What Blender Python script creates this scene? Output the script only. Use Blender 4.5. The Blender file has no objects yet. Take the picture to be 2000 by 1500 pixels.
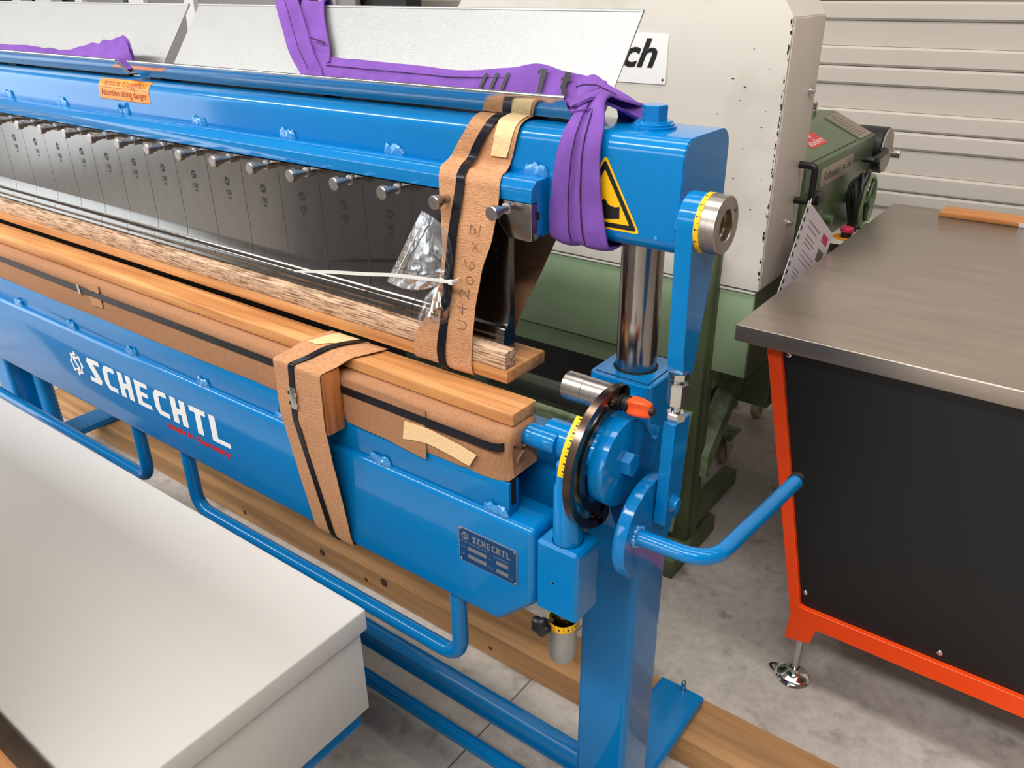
import bpy, bmesh, math, random
from mathutils import Vector, Matrix, noise
random.seed(7)
S = bpy.context.scene
COL = S.collection
PI = math.pi

# ------------------------------------------------------------------ camera
cam_d = bpy.data.cameras.new('camera')
cam_d.sensor_width = 36.0
cam_d.lens = 28.688
cam_d.clip_start = 0.02
cam = bpy.data.objects.new('camera', cam_d)
COL.objects.link(cam)
right = Vector((0.800618, 0.599094, -0.009838))
down = Vector((0.259643, -0.361686, -0.895415))
fwd = Vector((-0.539996, 0.714332, -0.445123))
m3 = Matrix((right, -down, -fwd)).transposed()
cam.matrix_world = Matrix.Translation((0.65013, -0.81940, 1.49280)) @ m3.to_4x4()
S.camera = cam

# ------------------------------------------------------------------ world, lights, exposure
S.view_settings.view_transform = 'Standard'
S.view_settings.look = 'None'
S.view_settings.gamma = 1.0
S.view_settings.use_curve_mapping = False
S.view_settings.exposure = 0.26
S.cycles.max_bounces = 6
S.cycles.diffuse_bounces = 3
S.cycles.glossy_bounces = 4
S.cycles.caustics_reflective = False
S.cycles.caustics_refractive = False
w = bpy.data.worlds.new('hall_ambient')
S.world = w
w.use_nodes = True
w.node_tree.nodes['Background'].inputs[0].default_value = (0.93, 0.96, 1.0, 1)
w.node_tree.nodes['Background'].inputs[1].default_value = 0.05


def area(name, loc, target, sx, sy, power, col):
    d = bpy.data.lights.new(name, 'AREA')
    d.shape = 'RECTANGLE'
    d.size, d.size_y, d.energy, d.color = sx, sy, power, col
    o = bpy.data.objects.new(name, d)
    COL.objects.link(o)
    o.location = loc
    o.rotation_euler = (Vector(target) - Vector(loc)).to_track_quat('-Z', 'Y').to_euler()
    return o


area('window_front', (-1.6, -6.3, 1.9), (-0.2, 0.0, 0.8), 6.0, 2.6, 210, (1.0, 0.985, 0.96))
area('daylight_gate', (-6.8, -2.3, 1.7), (-1.0, 0.0, 0.9), 3.0, 3.0, 80, (0.84, 0.93, 1.0))
area('skylight_front', (-2.0, -2.7, 4.15), (-2.0, -1.9, 0), 9.0, 0.6, 320, (1.0, 0.975, 0.94))
area('skylight_middle', (0.7, 0.15, 4.15), (0.7, 0.3, 0), 5.0, 0.6, 72, (1.0, 0.95, 0.89))
area('skylight_back', (0.9, 1.9, 4.15), (0.9, 1.9, 0), 5.0, 0.5, 20, (1.0, 0.93, 0.85))

# ------------------------------------------------------------------ materials
MATS = {}


def lin(c):
    return tuple((v / 12.92 if v <= 0.04045 else ((v + 0.055) / 1.055) ** 2.4) for v in [x / 255 for x in c]) + (1,)


def mat(name, col, rough=0.5, metal=0.0, var=0.0, vscale=8.0, vstretch=(1, 1, 1), bump=0.0, bscale=200.0,
        bstretch=(1, 1, 1), coat=0.0, col2=None, contrast=(0.35, 0.65), rvar=0.0, spec=0.5, detail=4.0):
    if name in MATS:
        return MATS[name]
    m = bpy.data.materials.new(name)
    m.use_nodes = True
    nt = m.node_tree
    b = nt.nodes['Principled BSDF']
    c1 = lin(col)
    b.inputs['Base Color'].default_value = c1
    b.inputs['Roughness'].default_value = rough
    b.inputs['Metallic'].default_value = metal
    b.inputs['Specular IOR Level'].default_value = spec
    if coat:
        b.inputs['Coat Weight'].default_value = coat
        b.inputs['Coat Roughness'].default_value = 0.085
    tc = nt.nodes.new('ShaderNodeTexCoord')
    if var or col2:
        mp = nt.nodes.new('ShaderNodeMapping')
        mp.inputs['Scale'].default_value = vstretch
        nt.links.new(tc.outputs['Object'], mp.inputs[0])
        n = nt.nodes.new('ShaderNodeTexNoise')
        n.inputs['Scale'].default_value = vscale
        n.inputs['Detail'].default_value = detail
        nt.links.new(mp.outputs[0], n.inputs[0])
        r = nt.nodes.new('ShaderNodeValToRGB')
        r.color_ramp.elements[0].position, r.color_ramp.elements[1].position = contrast
        if col2:
            ca, cb = lin(col2), c1
        else:
            ca = tuple(v * (1 - var) for v in c1[:3]) + (1,)
            cb = tuple(min(1, v * (1 + var * 0.5)) for v in c1[:3]) + (1,)
        r.color_ramp.elements[0].color, r.color_ramp.elements[1].color = ca, cb
        nt.links.new(n.outputs['Fac'], r.inputs[0])
        nt.links.new(r.outputs[0], b.inputs['Base Color'])
        if rvar:
            mr = nt.nodes.new('ShaderNodeMapRange')
            mr.inputs['To Min'].default_value = max(0.02, rough - rvar)
            mr.inputs['To Max'].default_value = rough + rvar
            nt.links.new(n.outputs['Fac'], mr.inputs[0])
            nt.links.new(mr.outputs[0], b.inputs['Roughness'])
    if bump:
        mp = nt.nodes.new('ShaderNodeMapping')
        mp.inputs['Scale'].default_value = bstretch
        nt.links.new(tc.outputs['Object'], mp.inputs[0])
        n = nt.nodes.new('ShaderNodeTexNoise')
        n.inputs['Scale'].default_value = bscale
        n.inputs['Detail'].default_value = 3
        nt.links.new(mp.outputs[0], n.inputs[0])
        bp = nt.nodes.new('ShaderNodeBump')
        bp.inputs['Strength'].default_value = bump
        bp.inputs['Distance'].default_value = 0.002
        nt.links.new(n.outputs['Fac'], bp.inputs['Height'])
        nt.links.new(bp.outputs[0], b.inputs['Normal'])
    MATS[name] = m
    return m


BLUE = mat('blue_paint', (0, 118, 186), 0.34, bump=0.03, bscale=350, spec=0.05, coat=0.7, var=0.05, vscale=3)
WELD = mat('blue_paint_weld', (40, 138, 205), 0.12, bump=0.6, bscale=300, spec=0.9, coat=0.6)
STEEL = mat('ground_steel', (150, 146, 142), 0.22, 1.0, var=0.10, vscale=30, vstretch=(1, 1, 6), rvar=0.05)
TOOL = mat('polished_tool_steel', (120, 117, 114), 0.17, 1.0, var=0.06, vscale=14, vstretch=(8, 1, 1), rvar=0.03)
TURNED = mat('turned_steel', (176, 170, 164), 0.32, 1.0, var=0.12, vscale=60, vstretch=(6, 1, 1))
PISTON = mat('hard_chrome_rod', (158, 152, 148), 0.18, 1.0, var=0.06, vscale=20)
DARKSTEEL = mat('burnished_steel', (120, 104, 92), 0.24, 1.0, var=0.15, vscale=40)
CHROME = mat('chrome', (225, 225, 222), 0.07, 1.0)
ZINC = mat('zinc_plated', (200, 200, 196), 0.22, 1.0, var=0.08, vscale=40)
ALU = mat('cast_aluminium', (176, 178, 176), 0.45, 0.9, var=0.08, vscale=30)
GALV = mat('galvanised_sheet', (182, 184, 185), 0.42, 0.75, var=0.07, vscale=520, bump=0.3, bscale=800, contrast=(0.35, 0.65))
LIPM = mat('galvanised_lip', (200, 204, 206), 0.16, 1.0, var=0.05, vscale=60)
INOX = mat('brushed_stainless', (176, 164, 153), 0.30, 0.85, var=0.10, vscale=5, vstretch=(1, 5, 1), rvar=0.07)
BLACKP = mat('black_plastic', (16, 16, 18), 0.42)
BLACK = mat('black_print', (12, 12, 12), 0.5)
ORANGEK = mat('orange_plastic', (247, 84, 24), 0.36)
YELLOW = mat('yellow_print', (250, 190, 10), 0.38)
STICKER = mat('orange_sticker', (250, 146, 20), 0.35)
STICKRED = mat('sticker_red_print', (150, 40, 20), 0.45)
WHITEP = mat('white_print', (240, 240, 240), 0.4)
REDP = mat('red_print', (205, 30, 38), 0.4)
PLATEBLUE = mat('nameplate_blue', (12, 68, 122), 0.35, 0.3)
SILVER = mat('nameplate_silver', (176, 178, 180), 0.35, 0.8)
GREYTXT = mat('nameplate_grey_print', (120, 140, 160), 0.4)
PURPLE = mat('purple_webbing', (134, 84, 186), 0.8, var=0.14, vscale=26, bump=0.9, bscale=1300, bstretch=(1, 1, 1))
PURPLED = mat('dark_purple_thread', (46, 24, 70), 0.8)
PAPER = mat('brown_crepe_paper', (200, 148, 106), 0.85, col2=(176, 124, 86), vscale=90, vstretch=(1.6, 1.6, 9), bump=1.0, bscale=90, bstretch=(1.3, 1.3, 8), contrast=(0.25, 0.6))
PAPERW = mat('brown_wrapping_paper', (172, 124, 88), 0.88, col2=(158, 112, 78), vscale=90, vstretch=(6, 1, 1.2), bump=0.8, bscale=110, bstretch=(5, 1, 1))
TAPE = mat('masking_tape', (234, 200, 150), 0.7, bump=0.6, bscale=260)
STRAP = mat('black_steel_strap', (26, 28, 38), 0.3, 0.55)
WOODA = mat('spruce_plank', (220, 162, 102), 0.62, col2=(178, 116, 64), vscale=9, vstretch=(0.35, 9, 9), bump=0.25, bscale=60, bstretch=(0.3, 6, 6), detail=7)
WOODB = mat('reddish_hardwood', (196, 124, 68), 0.55, col2=(142, 78, 36), vscale=10, vstretch=(6, 6, 0.5), bump=0.2, bscale=50, bstretch=(6, 6, 0.5), detail=7)
LVL = mat('laminated_veneer', (222, 188, 156), 0.72, col2=(120, 84, 60), vscale=60, vstretch=(0.38, 3, 9), bump=0.7, bscale=60, bstretch=(0.8, 3, 8), contrast=(0.36, 0.58), detail=9)
TIMBER = mat('rough_timber', (196, 148, 98), 0.75, col2=(152, 114, 74), vscale=7, vstretch=(0.3, 5, 5), bump=0.4, bscale=60, bstretch=(0.3, 4, 4), detail=8)
KNOT = mat('timber_knot', (84, 52, 28), 0.8, var=0.3, vscale=60)
SHELFW = mat('beech_board', (214, 146, 84), 0.55, col2=(190, 122, 66), vscale=8, vstretch=(0.5, 6, 6), detail=6)
WHITEBOX = mat('cream_white_lacquer', (212, 208, 202), 0.42, bump=0.12, bscale=260, spec=0.35)
CREAM = mat('worn_cream_paint', (216, 211, 202), 0.42, col2=(192, 186, 174), vscale=5, contrast=(0.22, 0.5), spec=0.4, detail=8)
CREAM_SIDE = mat('cream_paint_door', (206, 194, 184), 0.4, var=0.05, vscale=4)
CHIP = mat('chipped_paint', (52, 44, 38), 0.8)
GREEN = mat('sage_green_paint', (156, 182, 144), 0.42, col2=(140, 166, 130), vscale=4, contrast=(0.25, 0.6), spec=0.4)
OLIVE = mat('olive_green_paint', (86, 98, 68), 0.5, var=0.15, vscale=5)
GREENWORN = mat('worn_green_paint', (150, 166, 132), 0.65, col2=(104, 122, 88), vscale=30, bump=0.4, bscale=120)
GREENSHAFT = mat('dark_worn_shaft', (120, 134, 112), 0.4, col2=(58, 60, 52), vscale=14, contrast=(0.58, 0.70), metal=0.3)
DARKG = mat('dark_green_enamel', (78, 98, 66), 0.32, var=0.08, vscale=5)
CABLE = mat('black_rubber_cable', (24, 24, 22), 0.45)
PANELW = mat('wall_panel_beige', (202, 195, 186), 0.42, var=0.02, vscale=2, spec=0.35)
CONC = None
ORANGE = mat('orange_powder_coat', (255, 76, 8), 0.36)
BLACKPANEL = mat('anthracite_panel', (24, 26, 28), 0.42, spec=0.4)
PINK = mat('red_button', (206, 48, 84), 0.4)
PRINTW = mat('printed_sheet_white', (226, 214, 222), 0.3)
PRINTG = mat('printed_sheet_text', (150, 138, 146), 0.5)
NYLON = mat('white_nylon', (226, 226, 222), 0.4)
RUBBER = mat('caster_rubber', (186, 170, 142), 0.6, var=0.15, vscale=20)
DARKBG = mat('dark_backdrop', (16, 15, 15), 0.6)
WHITEBG = mat('white_backdrop_post', (214, 212, 210), 0.5)
GREYBG = mat('grey_backdrop', (120, 118, 116), 0.5)
GAP = mat('dark_gap', (8, 10, 14), 0.8)


def concrete():
    m = bpy.data.materials.new('concrete_floor')
    m.use_nodes = True
    nt = m.node_tree
    b = nt.nodes['Principled BSDF']
    tc = nt.nodes.new('ShaderNodeTexCoord')

    def nz(scale, det, rough=0.6):
        n = nt.nodes.new('ShaderNodeTexNoise')
        n.inputs['Scale'].default_value = scale
        n.inputs['Detail'].default_value = det
        n.inputs['Roughness'].default_value = rough
        nt.links.new(tc.outputs['Object'], n.inputs[0])
        return n
    n1, n2, n3 = nz(3.2, 8, 0.65), nz(40, 4), nz(11, 5, 0.55)
    r1 = nt.nodes.new('ShaderNodeValToRGB')
    r1.color_ramp.elements[0].position, r1.color_ramp.elements[1].position = 0.32, 0.68
    r1.color_ramp.elements[0].color, r1.color_ramp.elements[1].color = lin((172, 165, 158)), lin((208, 201, 194))
    nt.links.new(n1.outputs['Fac'], r1.inputs[0])
    r2 = nt.nodes.new('ShaderNodeValToRGB')
    r2.color_ramp.elements[0].position, r2.color_ramp.elements[1].position = 0.25, 0.7
    r2.color_ramp.elements[0].color, r2.color_ramp.elements[1].color = (0.78, 0.78, 0.77, 1), (1.06, 1.06, 1.06, 1)
    nt.links.new(n2.outputs['Fac'], r2.inputs[0])
    r3 = nt.nodes.new('ShaderNodeValToRGB')       # scattered dark stains
    r3.color_ramp.elements[0].position, r3.color_ramp.elements[1].position = 0.28, 0.43
    r3.color_ramp.elements[0].color, r3.color_ramp.elements[1].color = (0.55, 0.53, 0.51, 1), (1, 1, 1, 1)
    nt.links.new(n3.outputs['Fac'], r3.inputs[0])
    prev = r1.outputs[0]
    for rr in (r2, r3):
        mx = nt.nodes.new('ShaderNodeMix')
        mx.data_type = 'RGBA'
        mx.blend_type = 'MULTIPLY'
        mx.inputs[0].default_value = 1
        nt.links.new(prev, mx.inputs[6])
        nt.links.new(rr.outputs[0], mx.inputs[7])
        prev = mx.outputs[2]
    nt.links.new(prev, b.inputs['Base Color'])
    b.inputs['Roughness'].default_value = 0.5
    b.inputs['Specular IOR Level'].default_value = 0.35
    bp = nt.nodes.new('ShaderNodeBump')
    bp.inputs['Strength'].default_value = 0.15
    bp.inputs['Distance'].default_value = 0.003
    nt.links.new(n2.outputs['Fac'], bp.inputs['Height'])
    nt.links.new(bp.outputs[0], b.inputs['Normal'])
    return m


CONC = concrete()


def clear_film():
    m = bpy.data.materials.new('clear_plastic_film')
    m.use_nodes = True
    nt = m.node_tree
    out = nt.nodes['Material Output']
    nt.nodes.remove(nt.nodes['Principled BSDF'])
    tr = nt.nodes.new('ShaderNodeBsdfTransparent')
    tr.inputs[0].default_value = (0.96, 0.97, 0.98, 1)
    gl = nt.nodes.new('ShaderNodeBsdfGlossy')
    gl.inputs['Roughness'].default_value = 0.16
    gl.inputs[0].default_value = (0.95, 0.97, 1, 1)
    tc = nt.nodes.new('ShaderNodeTexCoord')
    n = nt.nodes.new('ShaderNodeTexNoise')
    n.inputs['Scale'].default_value = 46
    n.inputs['Detail'].default_value = 3
    nt.links.new(tc.outputs['Object'], n.inputs[0])
    bp = nt.nodes.new('ShaderNodeBump')
    bp.inputs['Strength'].default_value = 0.4
    bp.inputs['Distance'].default_value = 0.004
    nt.links.new(n.outputs['Fac'], bp.inputs['Height'])
    nt.links.new(bp.outputs[0], gl.inputs['Normal'])
    fr = nt.nodes.new('ShaderNodeFresnel')
    fr.inputs[0].default_value = 1.5
    nt.links.new(bp.outputs[0], fr.inputs['Normal'])
    mr = nt.nodes.new('ShaderNodeMapRange')
    mr.inputs['From Max'].default_value = 0.5
    mr.inputs['To Min'].default_value = 0.015
    mr.inputs['To Max'].default_value = 0.30
    nt.links.new(fr.outputs[0], mr.inputs[0])
    mx = nt.nodes.new('ShaderNodeMixShader')
    nt.links.new(mr.outputs[0], mx.inputs[0])
    nt.links.new(tr.outputs[0], mx.inputs[1])
    nt.links.new(gl.outputs[0], mx.inputs[2])
    nt.links.new(mx.outputs[0], out.inputs[0])
    return m


FILM = clear_film()

# ------------------------------------------------------------------ geometry helpers
AX = {'x': lambda a, p, q: Vector((a, p, q)), 'y': lambda a, p, q: Vector((p, a, q)), 'z': lambda a, p, q: Vector((p, q, a))}


class G:
    """collects shapes given in world coordinates into one mesh"""

    def __init__(self):
        self.bm = bmesh.new()

    def box(self, x0, x1, y0, y1, z0, z1, bev=0.0, seg=2, rot=None):
        m = Matrix.Translation(((x0 + x1) / 2, (y0 + y1) / 2, (z0 + z1) / 2))
        if rot:
            m = m @ rot.to_4x4()
        m = m @ Matrix.Diagonal((abs(x1 - x0), abs(y1 - y0), abs(z1 - z0), 1))
        v = bmesh.ops.create_cube(self.bm, size=1, matrix=m)['verts']
        if bev:
            e = list({e for a in v for e in a.link_edges})
            bmesh.ops.bevel(self.bm, geom=e, offset=bev, segments=seg, profile=0.5, affect='EDGES', clamp_overlap=True)
        return self

    def prism(self, poly, axis, a0, a1, bev=0.0, seg=2, only=None):
        f = AX[axis]
        v0 = [self.bm.verts.new(f(a0, *p)) for p in poly]
        v1 = [self.bm.verts.new(f(a1, *p)) for p in poly]
        n = len(poly)
        fs = [self.bm.faces.new(v0), self.bm.faces.new(v1[::-1])]
        for i in range(n):
            fs.append(self.bm.faces.new((v0[i], v1[i], v1[(i + 1) % n], v0[(i + 1) % n])))
        bmesh.ops.recalc_face_normals(self.bm, faces=fs)
        if bev:
            if only == 'long':
                e = [self.bm.edges.get((v0[i], v1[i])) for i in range(n)]
            else:
                e = list({e for a in v0 + v1 for e in a.link_edges})
            bmesh.ops.bevel(self.bm, geom=e, offset=bev, segments=seg, profile=0.5, affect='EDGES', clamp_overlap=True)
        return self

    def lathe(self, o, axis, prof, n=32, phase=0.0):
        """prof: (distance along axis, radius)"""
        o, axis = Vector(o), Vector(axis).normalized()
        a = axis.orthogonal().normalized()
        if abs(axis.x) > 0.9:
            a = Vector((0, 1, 0))
        elif abs(axis.z) > 0.9:
            a = Vector((1, 0, 0))
        elif abs(axis.y) > 0.9:
            a = Vector((1, 0, 0))
        b = axis.cross(a)
        rings = []
        for d, r in prof:
            c = o + axis * d
            if r <= 1e-6:
                rings.append([self.bm.verts.new(c)])
            else:
                rings.append([self.bm.verts.new(c + (a * math.cos(t) + b * math.sin(t)) * r)
                              for t in [phase + 2 * PI * i / n for i in range(n)]])
        fs = []
        for p, q in zip(rings, rings[1:]):
            for i in range(n):
                j = (i + 1) % n
                if len(p) == 1 and len(q) == 1:
                    continue
                if len(p) == 1:
                    fs.append(self.bm.faces.new((p[0], q[i], q[j])))
                elif len(q) == 1:
                    fs.append(self.bm.faces.new((p[i], p[j], q[0])))
                else:
                    fs.append(self.bm.faces.new((p[i], p[j], q[j], q[i])))
        for e in (rings[0], rings[-1]):
            if len(e) > 1:
                fs.append(self.bm.faces.new(e))
        bmesh.ops.recalc_face_normals(self.bm, faces=fs)
        return self

    def cyl(self, p0, p1, r, n=32, bev=0.0):
        p0, p1 = Vector(p0), Vector(p1)
        L = (p1 - p0).length
        pr = [(0, r - bev), (bev, r), (L - bev, r), (L, r - bev)] if bev else [(0, r), (L, r)]
        return self.lathe(p0, p1 - p0, pr, n)

    def hexa(self, p0, p1, r, ph=0.0, bev=0.0):
        p0, p1 = Vector(p0), Vector(p1)
        L = (p1 - p0).length
        pr = [(0, r), (L - bev, r), (L, r - bev)] if bev else [(0, r), (L, r)]
        return self.lathe(p0, p1 - p0, pr, 6, ph)

    def tube(self, path, r, n=14, cap=True, closed=False):
        path = [Vector(p) for p in path]
        k = len(path)
        rr = r if isinstance(r, (list, tuple)) else [r] * k
        t = (path[1] - path[0]).normalized()
        u = t.orthogonal().normalized()
        rings = []
        for i, p in enumerate(path):
            if closed:
                t2 = (path[(i + 1) % k] - path[i - 1]).normalized()
            elif i == 0:
                t2 = (path[1] - path[0]).normalized()
            elif i == k - 1:
                t2 = (path[-1] - path[-2]).normalized()
            else:
                t2 = ((path[i + 1] - p).normalized() + (p - path[i - 1]).normalized()).normalized()
            u = (u - t2 * u.dot(t2)).normalized()
            v = t2.cross(u)
            rings.append([self.bm.verts.new(p + (u * math.cos(2 * PI * j / n) + v * math.sin(2 * PI * j / n)) * rr[i]) for j in range(n)])
        fs = []
        pairs = list(zip(rings, rings[1:])) + ([(rings[-1], rings[0])] if closed else [])
        for p, q in pairs:
            for j in range(n):
                fs.append(self.bm.faces.new((p[j], p[(j + 1) % n], q[(j + 1) % n], q[j])))
        if cap and not closed:
            fs.append(self.bm.faces.new(rings[0]))
            fs.append(self.bm.faces.new(rings[-1]))
        bmesh.ops.recalc_face_normals(self.bm, faces=fs)
        return self

    def grid(self, rows, closed_u=False):
        vs = [[self.bm.verts.new(Vector(p)) for p in r] for r in rows]
        fs = []
        nr = len(vs)
        for i in range(nr if closed_u else nr - 1):
            a, b = vs[i], vs[(i + 1) % nr]
            for j in range(len(a) - 1):
                fs.append(self.bm.faces.new((a[j], a[j + 1], b[j + 1], b[j])))
        return vs, fs

    def strip(self, pairs, thick, nu=6, nv=6, wob=0.0, wscale=18.0, crown=0.0, closed=False, smooth=True, seed=0.0):
        """a band through (left, right) edge points with real thickness"""
        L = [Vector(p[0]) for p in pairs]
        Rr = [Vector(p[1]) for p in pairs]
        k = len(pairs)

        def cr(P, i, t):
            if closed:
                p0, p1, p2, p3 = P[(i - 1) % k], P[i % k], P[(i + 1) % k], P[(i + 2) % k]
            else:
                p0, p1, p2, p3 = P[max(i - 1, 0)], P[i], P[min(i + 1, k - 1)], P[min(i + 2, k - 1)]
            if not smooth:
                return p1.lerp(p2, t)
            return 0.5 * ((2 * p1) + (p2 - p0) * t + (2 * p0 - 5 * p1 + 4 * p2 - p3) * t * t + (3 * p1 - p0 - 3 * p2 + p3) * t ** 3)
        rows = []
        segs = k if closed else k - 1
        for i in range(segs):
            for s in range(nu):
                rows.append((cr(L, i, s / nu), cr(Rr, i, s / nu)))
        if not closed:
            rows.append((L[-1], Rr[-1]))
        n = len(rows)
        mid = [(a + b) / 2 for a, b in rows]
        top, bot = [], []
        for i, (a, b) in enumerate(rows):
            if closed:
                t = mid[(i + 1) % n] - mid[i - 1]
            else:
                t = mid[min(i + 1, n - 1)] - mid[max(i - 1, 0)]
            nn = t.cross(b - a)
            nn = nn.normalized() if nn.length > 1e-9 else Vector((0, 0, 1))
            rt, rb = [], []
            for j in range(nv + 1):
                f = j / nv
                p = a.lerp(b, f)
                off = crown * (1 - (2 * f - 1) ** 2)
                if wob:
                    off += wob * noise.noise(p * wscale + Vector((seed, seed, seed)))
                rt.append(p + nn * (off + thick / 2))
                rb.append(p + nn * (off - thick / 2))
            top.append(rt)
            bot.append(rb)
        vt, f1 = self.grid(top, closed)
        vb, f2 = self.grid(bot, closed)
        fs = f1 + f2
        for i in range(n if closed else n - 1):
            i2 = (i + 1) % n
            fs.append(self.bm.faces.new((vt[i][0], vt[i2][0], vb[i2][0], vb[i][0])))
            fs.append(self.bm.faces.new((vt[i][-1], vt[i2][-1], vb[i2][-1], vb[i][-1])))
        if not closed:
            for e in (0, -1):
                for j in range(nv):
                    fs.append(self.bm.faces.new((vt[e][j], vt[e][j + 1], vb[e][j + 1], vb[e][j])))
        bmesh.ops.recalc_face_normals(self.bm, faces=fs)
        return self

    def mesh(self, verts, faces):
        vs = [self.bm.verts.new(Vector(v)) for v in verts]
        fs = []
        for f in faces:
            try:
                fs.append(self.bm.faces.new([vs[i] for i in f]))
            except ValueError:
                pass
        bmesh.ops.recalc_face_normals(self.bm, faces=fs)
        return self

    def displace(self, amp, scale, seed=0.0, cut=None):
        for v in self.bm.verts:
            if cut and not cut(v.co):
                continue
            p = v.co * scale + Vector((seed, seed * 2, seed * 3))
            v.co += Vector((noise.noise(p), noise.noise(p + Vector((31, 7, 3))), noise.noise(p + Vector((5, 47, 11))))) * amp
        return self


WLOC = {}


def obj(name, g, m, parent=None, smooth=38, base=False):
    bm = g.bm
    xs = [v.co for v in bm.verts]
    lo = Vector((min(p.x for p in xs), min(p.y for p in xs), min(p.z for p in xs)))
    hi = Vector((max(p.x for p in xs), max(p.y for p in xs), max(p.z for p in xs)))
    c = (lo + hi) / 2
    if parent is None or base:
        c.z = lo.z
    bmesh.ops.translate(bm, verts=bm.verts, vec=-c)
    me = bpy.data.meshes.new(name)
    bm.to_mesh(me)
    bm.free()
    me.materials.append(m)
    if smooth:
        for p in me.polygons:
            p.use_smooth = True
        me.set_sharp_from_angle(angle=math.radians(smooth))
    return place(name, me, c, parent)


def place(name, me, c, parent=None):
    """link mesh data at world point c under parent"""
    o = bpy.data.objects.new(name, me)
    COL.objects.link(o)
    c = Vector(c)
    if parent:
        o.parent = parent
        o.location = c - WLOC[parent.name]
    else:
        o.location = c
    WLOC[o.name] = c
    return o


def tag(o, label=None, cat=None, group=None, kind=None):
    if label:
        o['label'] = label
    if cat:
        o['category'] = cat
    if group:
        o['group'] = group
    if kind:
        o['kind'] = kind
    return o


def thing(name, loc, label, cat, group=None):
    o = bpy.data.objects.new(name, None)
    o.empty_display_size = 0.05
    COL.objects.link(o)
    o.location = loc
    WLOC[o.name] = Vector(loc)
    return tag(o, label, cat, group)


def fillet(pts, r, seg=6):
    pts = [Vector(p) for p in pts]
    out = [pts[0]]
    for a, b, c in zip(pts, pts[1:], pts[2:]):
        d1, d2 = (a - b).normalized(), (c - b).normalized()
        p, q = b + d1 * r, b + d2 * r
        for i in range(seg + 1):
            t = i / seg
            out.append((p * (1 - t) ** 2) + (b * 2 * t * (1 - t)) + (q * t * t))
    out.append(pts[-1])
    return out


def text_polys(body, size, shear=0.0, bold=0.0, align='LEFT'):
    cu = bpy.data.curves.new('lettering', 'FONT')
    cu.body = body
    cu.size = size
    cu.shear = shear
    cu.offset = bold
    cu.align_x = align
    cu.resolution_u = 3
    o = bpy.data.objects.new('lettering', cu)
    COL.objects.link(o)
    bpy.context.view_layer.update()
    me = bpy.data.meshes.new_from_object(o.evaluated_get(bpy.context.evaluated_depsgraph_get()))
    v = [tuple(p.co[:2]) for p in me.vertices]
    f = [tuple(p.vertices) for p in me.polygons]
    bpy.data.objects.remove(o)
    bpy.data.curves.remove(cu)
    bpy.data.meshes.remove(me)
    return v, f


def solid2d(g, v, f, fn, t):
    """2-D polygons -> slightly raised solid print; fn(x, y, h) -> world"""
    top = [g.bm.verts.new(fn(x, y, t)) for x, y in v]
    for q in f:
        try:
            g.bm.faces.new([top[i] for i in q])
        except ValueError:
            pass
    return g


def polys(*ps):
    v, f = [], []
    for p in ps:
        f.append(tuple(range(len(v), len(v) + len(p))))
        v += p
    return v, f


def on_front(x0, y, z0):
    """print on a surface that faces the -Y side"""
    return lambda a, b, h: Vector((x0 + a, y - h, z0 + b))


def on_side(x, y0, z0):
    return lambda a, b, h: Vector((x + h, y0 + a, z0 + b))


def emblem(s):
    """gear star ring with an S inside, centred, about s tall"""
    v, f = [], []
    n = 16
    for i in range(n):
        a = 2 * PI * i / n + PI / 2
        ro = 0.5 if i % 2 == 0 else 0.385
        v.append((ro * math.cos(a) * s * 0.95, ro * math.sin(a) * s))
        v.append((0.31 * math.cos(a) * s * 0.95, 0.31 * math.sin(a) * s))
    for i in range(n):
        j = (i + 1) % n
        f.append((2 * i, 2 * j, 2 * j + 1, 2 * i + 1))
    S_ = [(0.16, 0.36), (-0.16, 0.30), (-0.20, 0.12), (0.05, -0.16), (-0.16, -0.24), (-0.16, -0.36), (0.18, -0.28), (0.20, -0.12), (-0.06, 0.15), (0.16, 0.22)]
    k = len(v)
    v += [(x * s, y * s) for x, y in S_]
    f.append((k, k + 1, k + 2, k + 8, k + 9))
    f.append((k + 2, k + 3, k + 7, k + 8))
    f.append((k + 3, k + 4, k + 5, k + 6, k + 7))
    return v, f


LET = {
    'S': [[(.14, 1), (.92, 1), (.92, .8), (.03, .8)], [(.03, .8), (.47, .8), (.90, .2), (.46, .2)], [(.05, .2), (.90, .2), (.78, 0), (.05, 0)]],
    'C': [[(.25, 1), (.85, 1), (.85, .8), (.42, .8)], [(.25, 1), (.42, .8), (.36, .72), (.36, .28), (.42, .2), (.25, 0), (.05, .22), (.05, .78)], [(.25, 0), (.42, .2), (.85, .2), (.85, 0)]],
    'H': [[(0, 1), (.32, 1), (.32, 0), (0, 0)], [(.32, .62), (.52, .62), (.52, .4), (.32, .4)], [(.52, 1), (.84, 1), (.84, 0), (.52, 0)]],
    'E': [[(0, 1), (.32, 1), (.32, 0), (0, 0)], [(.32, 1), (.8, 1), (.8, .82), (.32, .82)], [(.32, .6), (.72, .6), (.72, .42), (.32, .42)], [(.32, .18), (.85, .18), (.85, 0), (.32, 0)]],
    'T': [[(0, 1), (.88, 1), (.88, .8), (0, .8)], [(.28, .8), (.6, .8), (.6, 0), (.28, 0)]],
    'L': [[(0, 1), (.32, 1), (.32, 0), (0, 0)], [(.32, .18), (.95, .18), (.95, 0), (.32, 0)]],
}


def logo_word(h, wl, adv):
    v, f, x = [], [], 0.0
    for ch in 'SCHECHTL':
        for p in LET[ch]:
            f.append(tuple(range(len(v), len(v) + len(p))))
            v += [(x + a * wl, b * h) for a, b in p]
        x += adv
    return v, f

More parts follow.
